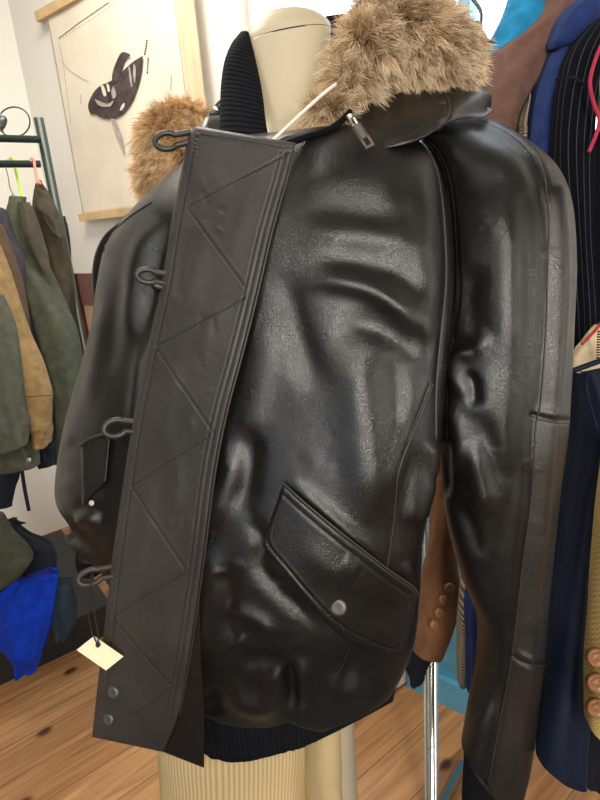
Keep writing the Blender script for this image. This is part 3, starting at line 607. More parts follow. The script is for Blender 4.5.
pk = garment('pink_top', 'cream top with a raspberry pink edge at the upper right corner', 'top', .84, 'fleece', (601, 40, 640, 40, .02), (597, 60, 640, 60, .03), (592, 82, 640, 82, .03), (596, 105, 640, 105, .03), (598, 130, 636, 130, .03), amp=.002, seed=40)
tube('pink_edging', [P(603, 42, .805), P(596, 58, .80), P(590, 82, .80), P(594, 104, .80), P(599, 118, .80), P(597, 132, .80), P(589, 152, .81)], .0027, M['pink'], pk)
pf = garment('navy_puffer', 'shiny navy padded jacket with cream fleece lining at the right edge', 'jacket', .82, 'navyp', (569, 370, 618, 358, .03), (568, 388, 620, 380, .045), (569, 410, 618, 405, .05), (566, 450, 612, 450, .05), (558, 520, 600, 520, .045), (549, 590, 596, 590, .045), (541, 660, 594, 665, .045), (536, 715, 590, 730, .045), (535, 748, 588, 775, .04), amp=.004, k=4, seed=41, nv=110)
loft('fleece_lining', rows(.825, (597, 326, 622, 318, .015), (584, 340, 622, 332, .02), (574, 356, 622, 345, .025), (571, 371, 620, 362, .028)), M['fleece'], pf, 24, 40, amp=.002, k=6, seed=42)
tube('red_edging', [P(582, 344, .80), P(591, 335, .80), P(600, 325, .80), P(610, 318, .80)], .0022, M['zip_red'], pf)
v_, f_ = join([obox(P(596.5+.35*i*.4, 361-2.6*i, .785), Rt*.0045, Up*.0022, Fw*.002) for i in range(12)]); build('zipper_teeth', v_, f_, M['dark'], pf)
tube('collar_rim', [P(568, 373, .783), P(575, 370, .774), P(586, 366, .772), P(600, 361, .772), P(614, 357, .775)], .004, M['navyp'], pf)
tube('padding_seam', [P(588, 372, .772), P(587, 390, .765), P(592, 410, .768), P(598, 430, .775)], .001, M['navyd'], pf)
garment('black_coat', 'black coat hem at the lower right corner behind the tweed sleeve', 'coat', .84, 'blacksuit', (578, 600, 620, 600, .03), (574, 680, 620, 680, .03), (570, 745, 616, 748, .03), (580, 775, 616, 792, .02), amp=.004, seed=43)
tw = garment('tweed_jacket', 'mustard herringbone tweed sleeve with three brown leather buttons at the right edge', 'jacket', .73, 'tweed', (602, 440, 650, 440, .03), (594, 510, 645, 510, .035), (589, 570, 640, 570, .035), (586, 630, 636, 630, .035), (584, 685, 632, 685, .035), (586, 722, 630, 740, .03), amp=.002, k=3, seed=44)
for y in (656, 681, 706): build('sleeve_button', *disc(P(595, y, .700), -Fw+V(-.12, 0, 0), .0118, .008, prof=((1, 0), (1, .6), (.9, 1), (.75, .95), (.6, .7), (.3, .85), (0, .9))), M['button'], tw)

# ------------------------------------------------------------------ leather jacket
jk = thing('leather_jacket', 'black leather bomber jacket with fur-trimmed hood and quilted front flap on the mannequin', 'jacket', P(270, 700, .85))
body_rows = [
 (214, 142, .80, 340, 132, .74, .050, 0), (176, 168, .82, 384, 127, .71, .085, 0), (136, 205, .85, 424, 146, .685, .115, 0), (108, 240, .87, 446, 190, .665, .128, .02),
 (98, 275, .885, 454, 245, .655, .134, .05), (92, 320, .895, 454, 300, .655, .137, .08), (84, 365, .905, 450, 350, .66, .140, .12), (72, 415, .92, 444, 405, .665, .145, .18),
 (64, 462, .935, 440, 455, .675, .150, .26), (61, 492, .945, 428, 505, .69, .152, .34), (62, 516, .95, 421, 555, .71, .150, .42), (63, 532, .955, 420, 600, .735, .146, .48),
 (66, 544, .96, 414, 650, .765, .138, .52), (72, 552, .96, 396, 684, .785, .128, .54), (78, 556, .955, 384, 688, .79, .118, .54)]
g = ringgrid(fitrows(body_rows, 2.25, 6), 420, 560, 2.25)
HEM = [(40, 532), (60, 532), (78, 538), (100, 552), (150, 640), (200, 709), (222, 719), (245, 722), (270, 720), (289, 711), (302, 718), (322, 724), (345, 714), (372, 702), (388, 692), (404, 668), (420, 650)]
BAND = [(40, 530), (60, 541), (75, 555), (104, 563), (150, 660), (200, 766), (225, 767), (250, 763), (300, 750), (335, 733), (375, 712), (392, 703), (420, 690)]
g = fitbottom(g, HEM)
side_ = [(433, 384), (422, 412), (408, 445), (398, 475), (394, 520), (387, 568)]
sh_ = lambda pl, dx: [(x+dx, y) for x, y in pl]
raglan_ = [(404, 130), (424, 147), (436, 168), (442, 200), (445, 236), (446, 280), (442, 324), (438, 364), (436, 396), (436, 440)]
RB = [  # chest and belly creases: polyline, width px, height mm, width of the other side
 ([(300, 250), (322, 236), (352, 236), (395, 240), (436, 250)], 12, 5.5, 20),
 ([(300, 282), (335, 283), (372, 292), (405, 314), (432, 342)], 10, 10.5, 16),
 ([(322, 262), (360, 262), (400, 276), (432, 300)], 15, -4.5),
 ([(335, 322), (372, 326), (402, 344), (430, 362)], 14, -7),
 ([(348, 330), (358, 380), (368, 450), (374, 530)], 24, 10),
 ([(392, 350), (396, 400), (400, 440)], 15, -5),
 ([(415, 372), (412, 400), (398, 450), (392, 500)], 10, 4),
 ([(282, 262), (290, 300), (302, 345), (322, 400)], 15, -7),
 ([(262, 300), (262, 350), (254, 400), (240, 455)], 16, 5),
 ([(228, 440), (232, 470), (222, 500), (212, 530)], 11, 8.4), ([(250, 420), (248, 470), (240, 520)], 12, -7.0),
 ([(205, 540), (215, 580), (212, 620), (204, 660)], 12, 7.0), ([(224, 560), (228, 600), (228, 640)], 9, -5.6),
 ([(236, 505), (262, 540), (262, 570), (300, 610), (330, 635)], 9, -7.0), ([(284, 475), (330, 515), (384, 563)], 7, 5.6),
 ([(220, 618), (240, 612), (262, 622), (280, 640)], 8, 5.6), ([(218, 650), (238, 640), (250, 642)], 6, 5.6), ([(240, 668), (262, 660), (282, 672)], 9, -5.6),
 ([(226, 690), (240, 700), (262, 706), (282, 700)], 12, 11.2), ([(286, 660), (292, 690), (291, 712)], 6, -11.0), ([(300, 655), (305, 690), (300, 712)], 7, 7.0), ([(276, 660), (274, 690), (276, 712)], 8, 7.0),
 ([(320, 680), (340, 690), (372, 684)], 14, 7.0), ([(355, 650), (345, 680), (330, 706)], 6, -4.2), ([(204, 690), (214, 700), (216, 716)], 8, -7.0),
 ([(437, 470), (425, 500), (412, 530)], 10, 7), ([(424, 440), (408, 480), (400, 530), (398, 560)], 8, -5), ([(432, 440), (434, 465), (437, 480)], 8, 6),
 ([(404, 560), (414, 585), (416, 600)], 8, 5), ([(404, 150), (424, 200), (428, 300), (424, 380)], 14, 4),
 ([(310, 170), (360, 178), (410, 190)], 28, 3.5), ([(300, 205), (350, 212), (410, 222)], 16, -3),
 # the narrow far front, left of the flap
 ([(160, 215), (140, 255), (132, 300), (128, 360)], 12, 7), ([(175, 215), (156, 262), (148, 310), (140, 370)], 8, -8), ([(150, 300), (143, 350), (137, 400), (130, 440)], 8, 7),
 ([(122, 270), (113, 320), (106, 380)], 9, -5), ([(105, 300), (98, 350), (88, 410)], 10, 5), ([(66, 440), (80, 448), (96, 452)], 9, -4), ([(62, 480), (80, 484), (100, 500)], 9, 4),
 ([(76, 524), (88, 518), (100, 522)], 8, 8), ([(72, 505), (90, 508), (108, 520)], 7, -4),
 ([(436, 165), (442, 200), (447, 260), (442, 330), (438, 380), (436, 440)], 3.5, -4), (sh_(side_, -4), 1.6, -.6, 1.6, 1, 4.)]
rs = np.random.default_rng(11)
for _ in range(46):   # small puckers over the belly and hem
    x, y = rs.uniform(205, 400), rs.uniform(560, 712); a = rs.uniform(-.6, 1.2); L_ = rs.uniform(8, 22)
    RB.append(([(x, y), (x+L_*math.cos(a)*.5, y+L_*math.sin(a)*.5+rs.uniform(-3, 3)), (x+L_*math.cos(a), y+L_*math.sin(a))], rs.uniform(3, 5.5), rs.uniform(-1.7, 1.7)))
for _ in range(40):
    x, y = rs.uniform(215, 430), rs.uniform(200, 560); a = rs.uniform(.4, 2.0); L_ = rs.uniform(14, 40)
    RB.append(([(x, y), (x+L_*math.cos(a)*.5+rs.uniform(-4, 4), y+L_*math.sin(a)*.5), (x+L_*math.cos(a), y+L_*math.sin(a))], rs.uniform(5, 9), rs.uniform(-.6, .6)))
gb = wrinkle(g, RB)
vs, f, uv = gridmesh(gb, False)
body = build('body', vs, f, M['leather'], jk, uv=uv)
S0 = Surf((g, True)); SB = Surf((gb, True))

# knit waistband
hem_rows = [(78, 534, .955, 398, 672, .785, .128, .54), (82, 542, .955, 394, 686, .79, .126, .56), (86, 552, .955, 390, 697, .79, .124, .60), (92, 560, .955, 386, 706, .79, .120, .63), (96, 560, .95, 380, 704, .79, .112, .63)]
gh = ringgrid(hem_rows, 30, 400, 2.25); low = g[-8]; idx = np.linspace(0, low.shape[0], 400, endpoint=False).astype(int); low = low[idx]
c_ = low.mean(0); low = c_+(low-c_)*V(.99, .985, 1)
bot = c_+(low-c_)*V(.95, .93, 1); bot = fitbottom(np.stack([bot]*2)-Z*np.array([0, .05])[:, None, None], BAND, 0, 1)[-1]
t_ = np.linspace(0, 1, 30)[:, None, None]; gh = low[None]*(1-t_)+bot[None]*t_; gh[-1] = c_*0+gh[-2]+(c_-gh[-2])*V(.04, .04, 0)
gh = fitrows and gh; vs, f, uv = gridmesh(gh, False); build('waistband', vs, f, M['knit'], jk, uv=uv)

# wearer's left sleeve (right in the photo)
sl_rows = [
 (404, 131, .70, 462, 117, .80, .030, 0), (418, 140, .69, 500, 122, .79, .045, 0), (432, 158, .68, 540, 148, .76, .060, 0), (440, 185, .675, 562, 172, .74, .068, 0), (443, 215, .67, 573, 205, .725, .070, 0),
 (444, 260, .67, 577, 258, .72, .070, .05), (443, 320, .675, 575, 320, .72, .068, .1), (438, 375, .685, 572, 380, .725, .066, .1), (436, 425, .70, 570, 428, .73, .063, .12), (443, 475, .715, 563, 475, .745, .058, .14),
 (447, 525, .735, 557, 528, .76, .053, .16), (464, 582, .755, 551, 588, .785, .048, .2), (480, 622, .775, 547, 648, .80, .044, .25), (474, 668, .795, 541, 695, .825, .042, .3), (465, 715, .81, 534, 750, .845, .040, .4),
 (461, 742, .82, 528, 796, .855, .036, .5), (468, 746, .82, 522, 800, .855, .028, .5)]
gs = ringgrid(fitrows(sl_rows, 2.2, 6), 560, 420, 2.2)
RS = [(sh_(raglan_, 7), 1.6, -.7, 1.6, 1, 4.), (sh_(raglan_, 12), 1.6, -.7, 1.6, 1, 4.), ([(480, 116), (510, 128), (535, 148), (547, 175), (550, 200)], 1.6, -.6, 1.6, 1, 4.), ([(480, 128), (520, 150), (544, 200), (548, 262), (546, 330), (541, 400), (536, 425), (531, 500), (522, 570), (512, 655), (500, 720), (486, 796)], 7, -4, 7, 1),
 ([(560, 190), (564, 260), (562, 330), (556, 400), (552, 450), (545, 530), (536, 610), (528, 680), (512, 780)], 7, 5, 6, 1),
 ([(530, 200), (534, 300), (528, 400), (515, 480), (500, 560), (495, 640), (486, 700)], 14, -5, 14, 1),
 ([(470, 205), (490, 215), (505, 240), (506, 300), (510, 370)], 20, 8), ([(478, 262), (468, 300), (474, 340)], 14, -6),
 ([(490, 330), (480, 345), (458, 358), (455, 378), (464, 400)], 8, 7), ([(447, 345), (462, 342), (480, 352)], 7, -5), ([(462, 372), (472, 384), (474, 410)], 7, -7),
 ([(450, 400), (460, 440), (452, 470)], 8, 6), ([(464, 440), (478, 470), (486, 520)], 12, 7), ([(480, 410), (492, 460), (500, 500)], 12, -6), ([(452, 500), (470, 525), (480, 560)], 8, -5),
 ([(448, 440), (444, 470), (448, 500)], 6, -6), ([(430, 150), (470, 160), (520, 172)], 16, 3),
 ([(536, 416), (552, 420), (571, 421)], 2.2, -2.5, 2.2, 1), ([(536, 410), (552, 413), (571, 413)], 4, 2), ([(512, 658), (530, 664), (548, 664)], 2.2, -2.5, 2.2, 1), ([(512, 652), (530, 657), (548, 656)], 4, 2),
 ([(500, 690), (492, 740), (480, 790)], 7, -3, 7, 1)]
for _ in range(30):
    x, y = rs.uniform(455, 560), rs.uniform(180, 760); L_ = rs.uniform(10, 26); a = rs.uniform(.9, 2.2)
    if y > 450: x -= (y-450)*.12
    RS.append(([(x, y), (x+L_*.5*math.cos(a), y+L_*.5+rs.uniform(-3, 3)), (x+L_*math.cos(a), y+L_)], rs.uniform(4, 7), rs.uniform(-.7, .7)))
gs = wrinkle(gs, RS)
sleeve = thing('sleeve', '', '', P(500, 430, .7)); del sleeve['label'], sleeve['category']
bpy.data.objects.remove(sleeve)
vs, f, uv = gridmesh(gs, False)
sleeve = build('sleeve', vs, f, M['leather'], jk, uv=uv)
# worn outer strip gets the browner leather
sleeve.data.materials.append(M['leather_strip'])
px, py, _ = proj(vs); fc = np.array([np.mean(px[q]) for q in f]); fy = np.array([np.mean(py[q]) for q in f])
line = np.array([(480, 128), (520, 150), (544, 200), (548, 262), (546, 330), (541, 400), (536, 425), (531, 500), (522, 570), (512, 655), (500, 720), (486, 800)])
worn = (fc > np.interp(fy, line[2:, 1], line[2:, 0])) & (fy > 195)
sleeve.data.polygons.foreach_set('material_index', worn.astype(np.int32))
loft('cuff', [(466, 735, .822, 508, 748, .835, .030, .4), (465, 765, .83, 503, 775, .84, .028, .4), (463, 805, .84, 500, 812, .85, .026, .4), (464, 845, .855, 498, 850, .86, .024, .4)], M['knit'], sleeve, 40, 100)
SS = Surf((gs, True)); SA = Surf((gb, True), (gs, True))
# wearer's right sleeve, mostly hidden behind the body
sl2 = loft('sleeve', [(150, 196, .90, 190, 190, .92, .03), (120, 222, .93, 160, 220, .95, .05), (102, 240, .96, 150, 245, .98, .055), (96, 270, .99, 150, 280, 1.0, .055), (96, 320, 1.01, 150, 330, 1.02, .05), (92, 400, 1.04, 145, 410, 1.05, .05), (86, 470, 1.06, 130, 480, 1.07, .045), (82, 530, 1.08, 118, 535, 1.09, .04), (82, 552, 1.09, 112, 556, 1.09, .035)], M['leather'], jk, 120, 90, amp=.004, seed=50)
loft('cuff', [(78, 546, 1.09, 110, 550, 1.09, .032), (77, 560, 1.10, 106, 562, 1.10, .03), (80, 570, 1.10, 102, 571, 1.10, .026)], M['knit'], sl2, 24, 90)

# piped seams
def seam(name, pl, S, r=.0011, off=.0006, m='piping', parent=jk, n=60):
    q = cr(pl, n); pts = []
    for x, y in q:
        d = S.hit(x, y)
        if d: pts.append((x, y, d-off))
    pts = np.array(pts); pts[:, 2] = np.convolve(np.pad(pts[:, 2], 2, 'edge'), np.ones(5)/5, 'valid')
    return tube(name, Pa(pts), r, M[m], parent, seg=8, smooth=False)
raglan = [(404, 130), (424, 147), (436, 168), (442, 200), (445, 236), (446, 280), (442, 324), (438, 364), (436, 396), (436, 440)]
seam('shoulder_seam', raglan, SA, .0017, .001)
side = [(433, 384), (422, 412), (408, 445), (398, 475), (394, 520), (387, 568)]
seam('side_seam', side, SB, .0011)
seam('front_seam', [(349, 645), (341, 668), (322, 692), (306, 712)], SB, .001, m='groove')
seam('far_shoulder_seam', [(152, 202), (128, 218), (110, 236), (104, 252)], SB, .0012)
seam('elbow_seam', [(545, 180), (549, 220), (548, 262), (546, 330), (541, 400), (536, 425), (531, 500), (522, 570), (512, 655), (500, 720), (488, 785)], SS, .0011, parent=sleeve, n=90)
seam('cross_seam', [(537, 419), (552, 422), (569, 423)], SS, .0014, parent=sleeve); seam('cross_seam', [(513, 659), (530, 665), (547, 665)], SS, .0014, parent=sleeve)
sh = lambda pl, dx, dy=0: [(x+dx, y+dy) for x, y in pl]
stitches('stitching', [sh(raglan, 7), sh(raglan, 11), sh(side, -3.5)], SA.hit, jk, step=3.2)
stitches('stitching', [[(480, 116), (510, 128), (535, 148), (547, 175), (550, 200)], [(478, 120), (505, 132), (529, 152), (541, 178)], [(538, 413), (552, 416), (569, 417)]], SS.hit, sleeve, step=3.2)

# quilted front flap with snaps
Lp = [(196, 126), (188, 137), (183, 160), (170, 230), (160, 290), (147, 350), (133, 420), (122, 490), (112, 560), (104, 630), (97, 690), (92, 737)]
Rp = [(296, 143), (293, 152), (286, 178), (271, 230), (257, 290), (242, 350), (226, 410), (214, 470), (205, 540), (197, 600), (188, 660), (178, 715), (163, 752)]
pts = [(x, y) for y in range(150, 730, 18) for x in np.linspace(np.interp(y, [q[1] for q in Lp], [q[0] for q in Lp])+6, np.interp(y, [q[1] for q in Rp], [q[0] for q in Rp])-4, 9)]
DF = depthfit(S0, pts, 3)
zig = [[(290, 152), (188, 207)], [(188, 209), (245, 287)], [(245, 298), (157, 346)], [(157, 349), (213, 432)], [(213, 434), (132, 486)], [(132, 487), (186, 570)], [(186, 572), (113, 616)], [(113, 618), (170, 685)], [(170, 690), (132, 716)]]
ins = lambda pl, dx: [(x+dx, y) for x, y in pl]
RP = [(z, 1.5, -.75, 1.5, 1, 4.) for z in zig]+[(ins(Lp[1:-1], 9), 1.4, -.6, 1.4, 1, 4.), (ins(Rp[1:-1], -7), 1.6, -1.4, 1.6, 1), (ins(Rp[1:-1], -12), 1.4, -.6, 1.4, 1, 4.)]
RP += [([(215, 165), (225, 200), (222, 240)], 9, 1.2), ([(250, 190), (240, 230), (225, 260)], 8, 1.5), ([(205, 230), (195, 280), (180, 320)], 9, 2.0), ([(228, 300), (210, 330), (195, 360)], 8, 2.0), ([(180, 360), (170, 400), (160, 450)], 8, 2),
 ([(150, 470), (148, 520), (140, 560)], 8, 2), ([(170, 440), (178, 480), (172, 520)], 7, 2), ([(150, 590), (146, 640), (140, 690)], 8, 1.6), ([(128, 640), (122, 690), (118, 720)], 8, 1.2), ([(185, 250), (176, 300)], 6, -1.4)]
RP += [([(190, 426), (191, 424)], 5, 1.6, 5, 1)]
for _ in range(60):
    y = rs.uniform(150, 720); x = np.interp(y, [q[1] for q in Lp], [q[0] for q in Lp])+rs.uniform(10, 75); L_ = rs.uniform(6, 26); a = rs.uniform(1.2, 2.4)
    RP.append(([(x, y), (x+L_*.5*math.cos(a), y+L_*.5+rs.uniform(-2, 2)), (x+L_*math.cos(a), y+L_*math.sin(a))], rs.uniform(2.5, 5), rs.uniform(-1.2, 1.2)))
Lq, Rq = cr(Lp, 40), cr(Rp, 40)
flap, gp = patch('front_flap', Lq, Rq, DF, M['leather_worn'], jk, thick=.0035, off=.012, nu=620, nv=120, r=3.5, ridges=RP)
SP = Surf((gp, False))
stitches('stitching', zig+[ins(Lp[1:-1], 9), ins(Rp[1:-1], -12), ins(Rp[1:-1], -7), [(200, 134), (240, 140), (284, 148)], [(104, 728), (130, 736), (160, 745)]], SP.hit, flap, step=3.0)
for x, y in ((113, 692), (108, 719)):
    d = SP.hit(x, y); build('snap_button', *disc(P(x, y, d), -Fw+V(-.25, 0, .1), .0098, .0032), M['gun'], flap)
# piped right border
pr = [(x+1.5, y) for x, y in Rp[1:-1]]
tube('flap_piping', [P(x, y, DF(x, y)-.008) for x, y in pr], .0016, M['piping'], flap)
# second layer of the front edge below the flap
patch('front_facing', [(186, 590), (178, 650), (164, 735), (158, 750)], [(200, 590), (201, 650), (204, 712), (204, 768)], lambda x, y: DF(x, y), M['leather'], jk, thick=.0025, off=.006, nu=80, nv=30, r=2)

# toggle loops
def loop(cx, cy, ax, ay, rot, d, ex, ey, name='toggle_loop'):
    t = np.linspace(.75, 2*np.pi-.75, 26); c, s = math.cos(rot), math.sin(rot); q = []
    for a in t:
        x, y = ax*math.cos(a), ay*math.sin(a); q.append((cx+x*c-y*s, cy+x*s+y*c))
    q = [(ex, ey-5.0)]+q[::-1][:] if q[0][1] > q[-1][1] else [(ex, ey-5.0)]+q
    q = q+[(ex, ey+5.0)]
    tube(name, [P(x, y, d-.006*math.sin(i/len(q)*3.14)) for i, (x, y) in enumerate(q)], .0040*d/.75, M['piping'], flap, seg=12)
for cx, cy, ax, ay, rot, ex, ey in ((167, 141, 12, 8, -.1, 190, 137), (148, 276, 11, 6.5, .12, 167, 279), (116, 428, 12, 8, -.25, 135, 427), (91, 577, 13, 7, -.35, 114, 571)):
    loop(cx, cy, ax, ay, rot, DF(ex, ey)-.010, ex, ey)
d = DF(166, 285); tg, f_ = tubegeo([P(151, 284, d-.004), P(156, 286, d-.008), P(162, 287, d-.006), P(168, 286, d)], np.interp(np.arange(25), [0, 8, 16, 24], [.003, .0062, .0062, .003]), 14)
build('toggle', tg, f_, M['leather'], jk)

# pocket flaps
fp = [(x, y) for x in range(275, 415, 9) for y in range(500, 650, 9) if y > 484+.8*(x-283)-6 and y < 548+.85*(x-262)]
DP = depthfit(S0, fp, 2)
pf_, gpf = patch('pocket_flap', [(283, 484), (305, 504), (345, 537), (385, 568), (412, 587), (419, 596)], [(262, 545), (280, 568), (310, 604), (332, 628), (352, 643), (380, 656), (397, 660), (404, 655)], DP, M['leather'], jk, thick=.004, off=.009, nu=180, nv=90, r=4,
   ridges=[([(283, 495), (306, 516), (345, 548), (384, 578), (410, 596)], 2, -.8, 2, 1), ([(281, 494), (271, 520), (268, 543), (286, 566), (315, 600), (336, 621), (356, 634), (382, 646), (398, 648), (404, 630), (410, 600)], 1.5, -.8, 1.5, 1, 4.), ([(300, 540), (330, 570), (380, 590)], 14, 2.2), ([(340, 560), (360, 572)], 9, 2), ([(395, 600), (380, 630)], 12, -2)])
SF = Surf((gpf, False))
stitches('stitching', [[(281, 494), (271, 520), (268, 543), (286, 566), (315, 600), (336, 621), (356, 634), (382, 646), (398, 648), (404, 630), (410, 600)], [(284, 500), (275, 522), (273, 541)]], SF.hit, pf_, step=3.0)
tube('flap_edge', [P(x, y-1, DP(x, y)-.011) for x, y in [(283, 484), (305, 504), (345, 537), (385, 568), (412, 587), (419, 596)]], .0013, M['piping'], pf_)
d = SF.hit(338, 607); build('snap_button', *disc(P(338, 607, d), -Fw+V(-.28, 0, .02), .0105, .0036), M['gun'], pf_)
DL = depthfit(S0, [(x, y) for x in range(78, 112, 5) for y in range(440, 505, 7)], 1)
pf2, gp2 = patch('pocket_flap', [(81, 445), (88, 440), (100, 436), (110, 440)], [(82, 509), (88, 500), (98, 490), (106, 482)], DL, M['leather'], jk, thick=.004, off=.008, nu=60, nv=60, r=3)
stitches('stitching', [[(86, 500), (96, 488), (103, 480), (106, 445)]], Surf((gp2, False)).hit, pf2, step=3)
tube('flap_edge', [P(x, y, DL(x, y)-.012) for x, y in [(80, 446), (88, 440), (98, 436), (108, 433)]], .0022, M['piping'], pf2)
d = DL(92, 503); build('snap_button', *disc(P(92, 503, d-.004), -Fw, .0045, .003), M['metal'], pf2)

# collar: black knit, hood leather, zip
kc = loft('knit_collar', [(243, 31, .80, 246, 34, .815, .006), (234, 42, .78, 250, 50, .81, .012), (226, 60, .765, 256, 72, .80, .016), (222, 85, .755, 261, 95, .79, .018), (221, 110, .745, 264, 118, .775, .020), (221, 140, .735, 267, 142, .765, .022), (224, 160, .74, 266, 160, .76, .02)], M['knit_v'], jk, 60, 60)
loft('knit_collar', [(322, 17, .90, 330, 40, .90, .008), (332, 15, .91, 338, 60, .90, .012), (345, 14, .90, 350, 60, .89, .012), (362, 20, .88, 365, 70, .87, .012)], M['knit_v'], jk, 40, 50)
loft('hood', [(232, 92, .84, 226, 104, .83, .012), (222, 100, .83, 224, 140, .80, .014), (212, 114, .82, 218, 146, .79, .014), (200, 132, .82, 206, 150, .80, .012)], M['leather'], jk, 40, 40, amp=.001)
loft('hood', [(346, 112, .715, 356, 138, .665, .010), (356, 106, .71, 370, 146, .645, .014), (384, 100, .715, 388, 148, .635, .018), (412, 94, .73, 414, 141, .635, .02), (438, 88, .745, 438, 126, .655, .018), (456, 86, .77, 460, 120, .69, .016), (470, 86, .80, 480, 118, .71, .012), (482, 90, .82, 490, 112, .74, .006)], M['leather'], jk, 80, 70, amp=.004, k=3, seed=61)
nk = [(262, 152, .655), (276, 147, .645), (292, 142, .645), (310, 136, .65), (328, 130, .655), (340, 122, .665), (350, 112, .68)]
tube('collar_edge', [P(*q) for q in nk], .0038, M['knit'], jk)
loft('fur_lining', [(278, 138, .72, 280, 149, .67, .006), (294, 124, .73, 296, 143, .665, .010), (316, 104, .735, 318, 137, .67, .012), (340, 92, .74, 346, 130, .675, .012), (356, 90, .74, 362, 122, .69, .010)], M['lining'], jk, 40, 40)
dz = SB.hit(362, 140) or .6
zp = build('zipper_pull', *join([tubegeo([P(350, 116, .640), P(354, 123, .634), P(358, 129, .628)], .0052, 12, flat=.6, smooth=False), tubegeo([P(354, 119, .630), P(360, 130, .622)], .0022, 8, smooth=False)]), M['metal'], jk)
a, b = P(356, 124, .620), P(370, 146, .612); ax = (b-a); sx = np.cross(ax, -Fw); sx /= np.linalg.norm(sx); L_ = np.linalg.norm(ax); ax /= L_; nz = np.cross(ax, sx)
hw = .0055
bars = [obox(a-sx*hw, sx*.0026, ax*L_, nz*.0014), obox(a+sx*(hw-.0026), sx*.0026, ax*L_, nz*.0014), obox(a-sx*hw, sx*2*hw, ax*(L_*.62), nz*.0016), obox(b-ax*.002-sx*hw, sx*2*hw, ax*.003, nz*.0014)]
build('pull_tab', *join(bars), M['metal'], zp, smooth=False)
tube('drawstring', [P(270, 143, .665), P(285, 129, .668), (P(303, 112, .672)), P(322, 95, .68), P(336, 84, .69)], .0022, M['cord_white'], jk)

# ------------------------------------------------------------------ fur
def fur(name, blobs, n_clump, per, length, pal, seed, comb, under):
    rs = np.random.default_rng(seed); V_, F_, C_ = [], [], []; base = 0
    for (cx, cy, cd, rx, ry, rd, w) in blobs:
        c = P(cx, cy, cd); s = cd/FP
        ex, ey, ez = Rt*rx*s, Up*ry*s, Fw*rd
        # under-fur body
        th = np.linspace(0, np.pi, 20); ph = np.linspace(0, 2*np.pi, 30, endpoint=False)
        g = np.array([[c+.86*(ex*math.sin(a)*math.cos(b)+ey*math.cos(a)+ez*math.sin(a)*math.sin(b)) for b in ph] for a in th])
        ff = gridfaces(20, 30); V_.append(g.reshape(-1, 3)); F_.append(ff+base); base += 600; C_.append(np.tile(under, (600, 1)))
        K = int(n_clump*w); d = rs.normal(size=(K, 3)); d /= np.linalg.norm(d, axis=1, keepdims=True); d[:, 2] = np.where(rs.random(K) < .75, -np.abs(d[:, 2]), d[:, 2])
        root = c+.85*(d[:, :1]*ex+d[:, 1:2]*ey+d[:, 2:]*ez); nrm = d[:, :1]*ex/(rx*s)**2+d[:, 1:2]*ey/(ry*s)**2+d[:, 2:]*ez/rd**2; nrm /= np.linalg.norm(nrm, axis=1, keepdims=True)
        dirc = nrm*.75+comb(root, c)[0]*.8+rs.normal(size=(K, 3))*.28; dirc /= np.linalg.norm(dirc, axis=1, keepdims=True)
        ln = length*rs.uniform(.6, 1.25, K); tone = rs.random(K)
        # broad patches of darker and lighter fur
        pt_ = .5+.5*np.sin(root[:, 0]*70+1.3*np.sin(root[:, 2]*60)+seed)*np.cos(root[:, 2]*55+root[:, 1]*30)
        R_ = np.repeat(root, per, 0)+rs.normal(size=(K*per, 3))*.0042; D_ = np.repeat(dirc, per, 0)+rs.normal(size=(K*per, 3))*.13; D_ /= np.linalg.norm(D_, axis=1, keepdims=True)
        Ln = np.repeat(ln, per)*rs.uniform(.55, 1.1, K*per); T_ = np.repeat(root+dirc*ln[:, None], per, 0)
        tip = (R_+D_*Ln[:, None])*.45+(R_+(T_-R_)/np.linalg.norm(T_-R_, axis=1, keepdims=True)*Ln[:, None])*.55
        tip[:, 2] -= .22*Ln
        mid = (R_+tip)/2+np.repeat(nrm, per, 0)*(Ln*.13)[:, None]
        side = np.cross(tip-R_, -Fw+rs.normal(size=(K*per, 3))*.5); side /= np.linalg.norm(side, axis=1, keepdims=True)
        wd = .00034*rs.uniform(.7, 1.3, K*per)[:, None]
        q1 = R_+(mid-R_)*.55+np.repeat(nrm, per, 0)*(Ln*.04)[:, None]
        pts = np.stack([R_-side*wd, R_+side*wd, q1-side*wd, q1+side*wd, mid-side*wd*.8, mid+side*wd*.8, mid*.4+tip*.6-side*wd*.45, mid*.4+tip*.6+side*wd*.45, tip], 1)
        n = len(R_); idx = base+np.arange(n)[:, None]*9
        tri = np.concatenate([idx+np.array(t) for t in ([0, 1, 3], [0, 3, 2], [2, 3, 5], [2, 5, 4], [4, 5, 7], [4, 7, 6], [6, 7, 8])], 0)
        V_.append(pts.reshape(-1, 3)); F_.append(('t', tri)); base += n*9
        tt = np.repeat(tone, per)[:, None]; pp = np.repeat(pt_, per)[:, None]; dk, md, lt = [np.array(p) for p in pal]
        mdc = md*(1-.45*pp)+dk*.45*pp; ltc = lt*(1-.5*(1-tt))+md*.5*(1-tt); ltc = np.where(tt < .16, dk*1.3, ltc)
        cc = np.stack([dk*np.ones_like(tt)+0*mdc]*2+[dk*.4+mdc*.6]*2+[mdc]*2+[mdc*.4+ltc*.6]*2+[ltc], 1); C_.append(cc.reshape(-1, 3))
    faces = []
    tris = [f[1] for f in F_ if isinstance(f, tuple)]; quads = [f for f in F_ if not isinstance(f, tuple)]
    qt = np.vstack([np.vstack([q[:, [0, 1, 2]], q[:, [0, 2, 3]]]) for q in quads])
    o = build(name, np.vstack(V_), np.vstack(tris+[qt]), M['fur'], jk, colors=np.vstack(C_), smooth=True)
    return o
combR = lambda r, c: (((r-c)*V(1, 0, .15))/.06*.35+V(.12, -.1, -.35),)
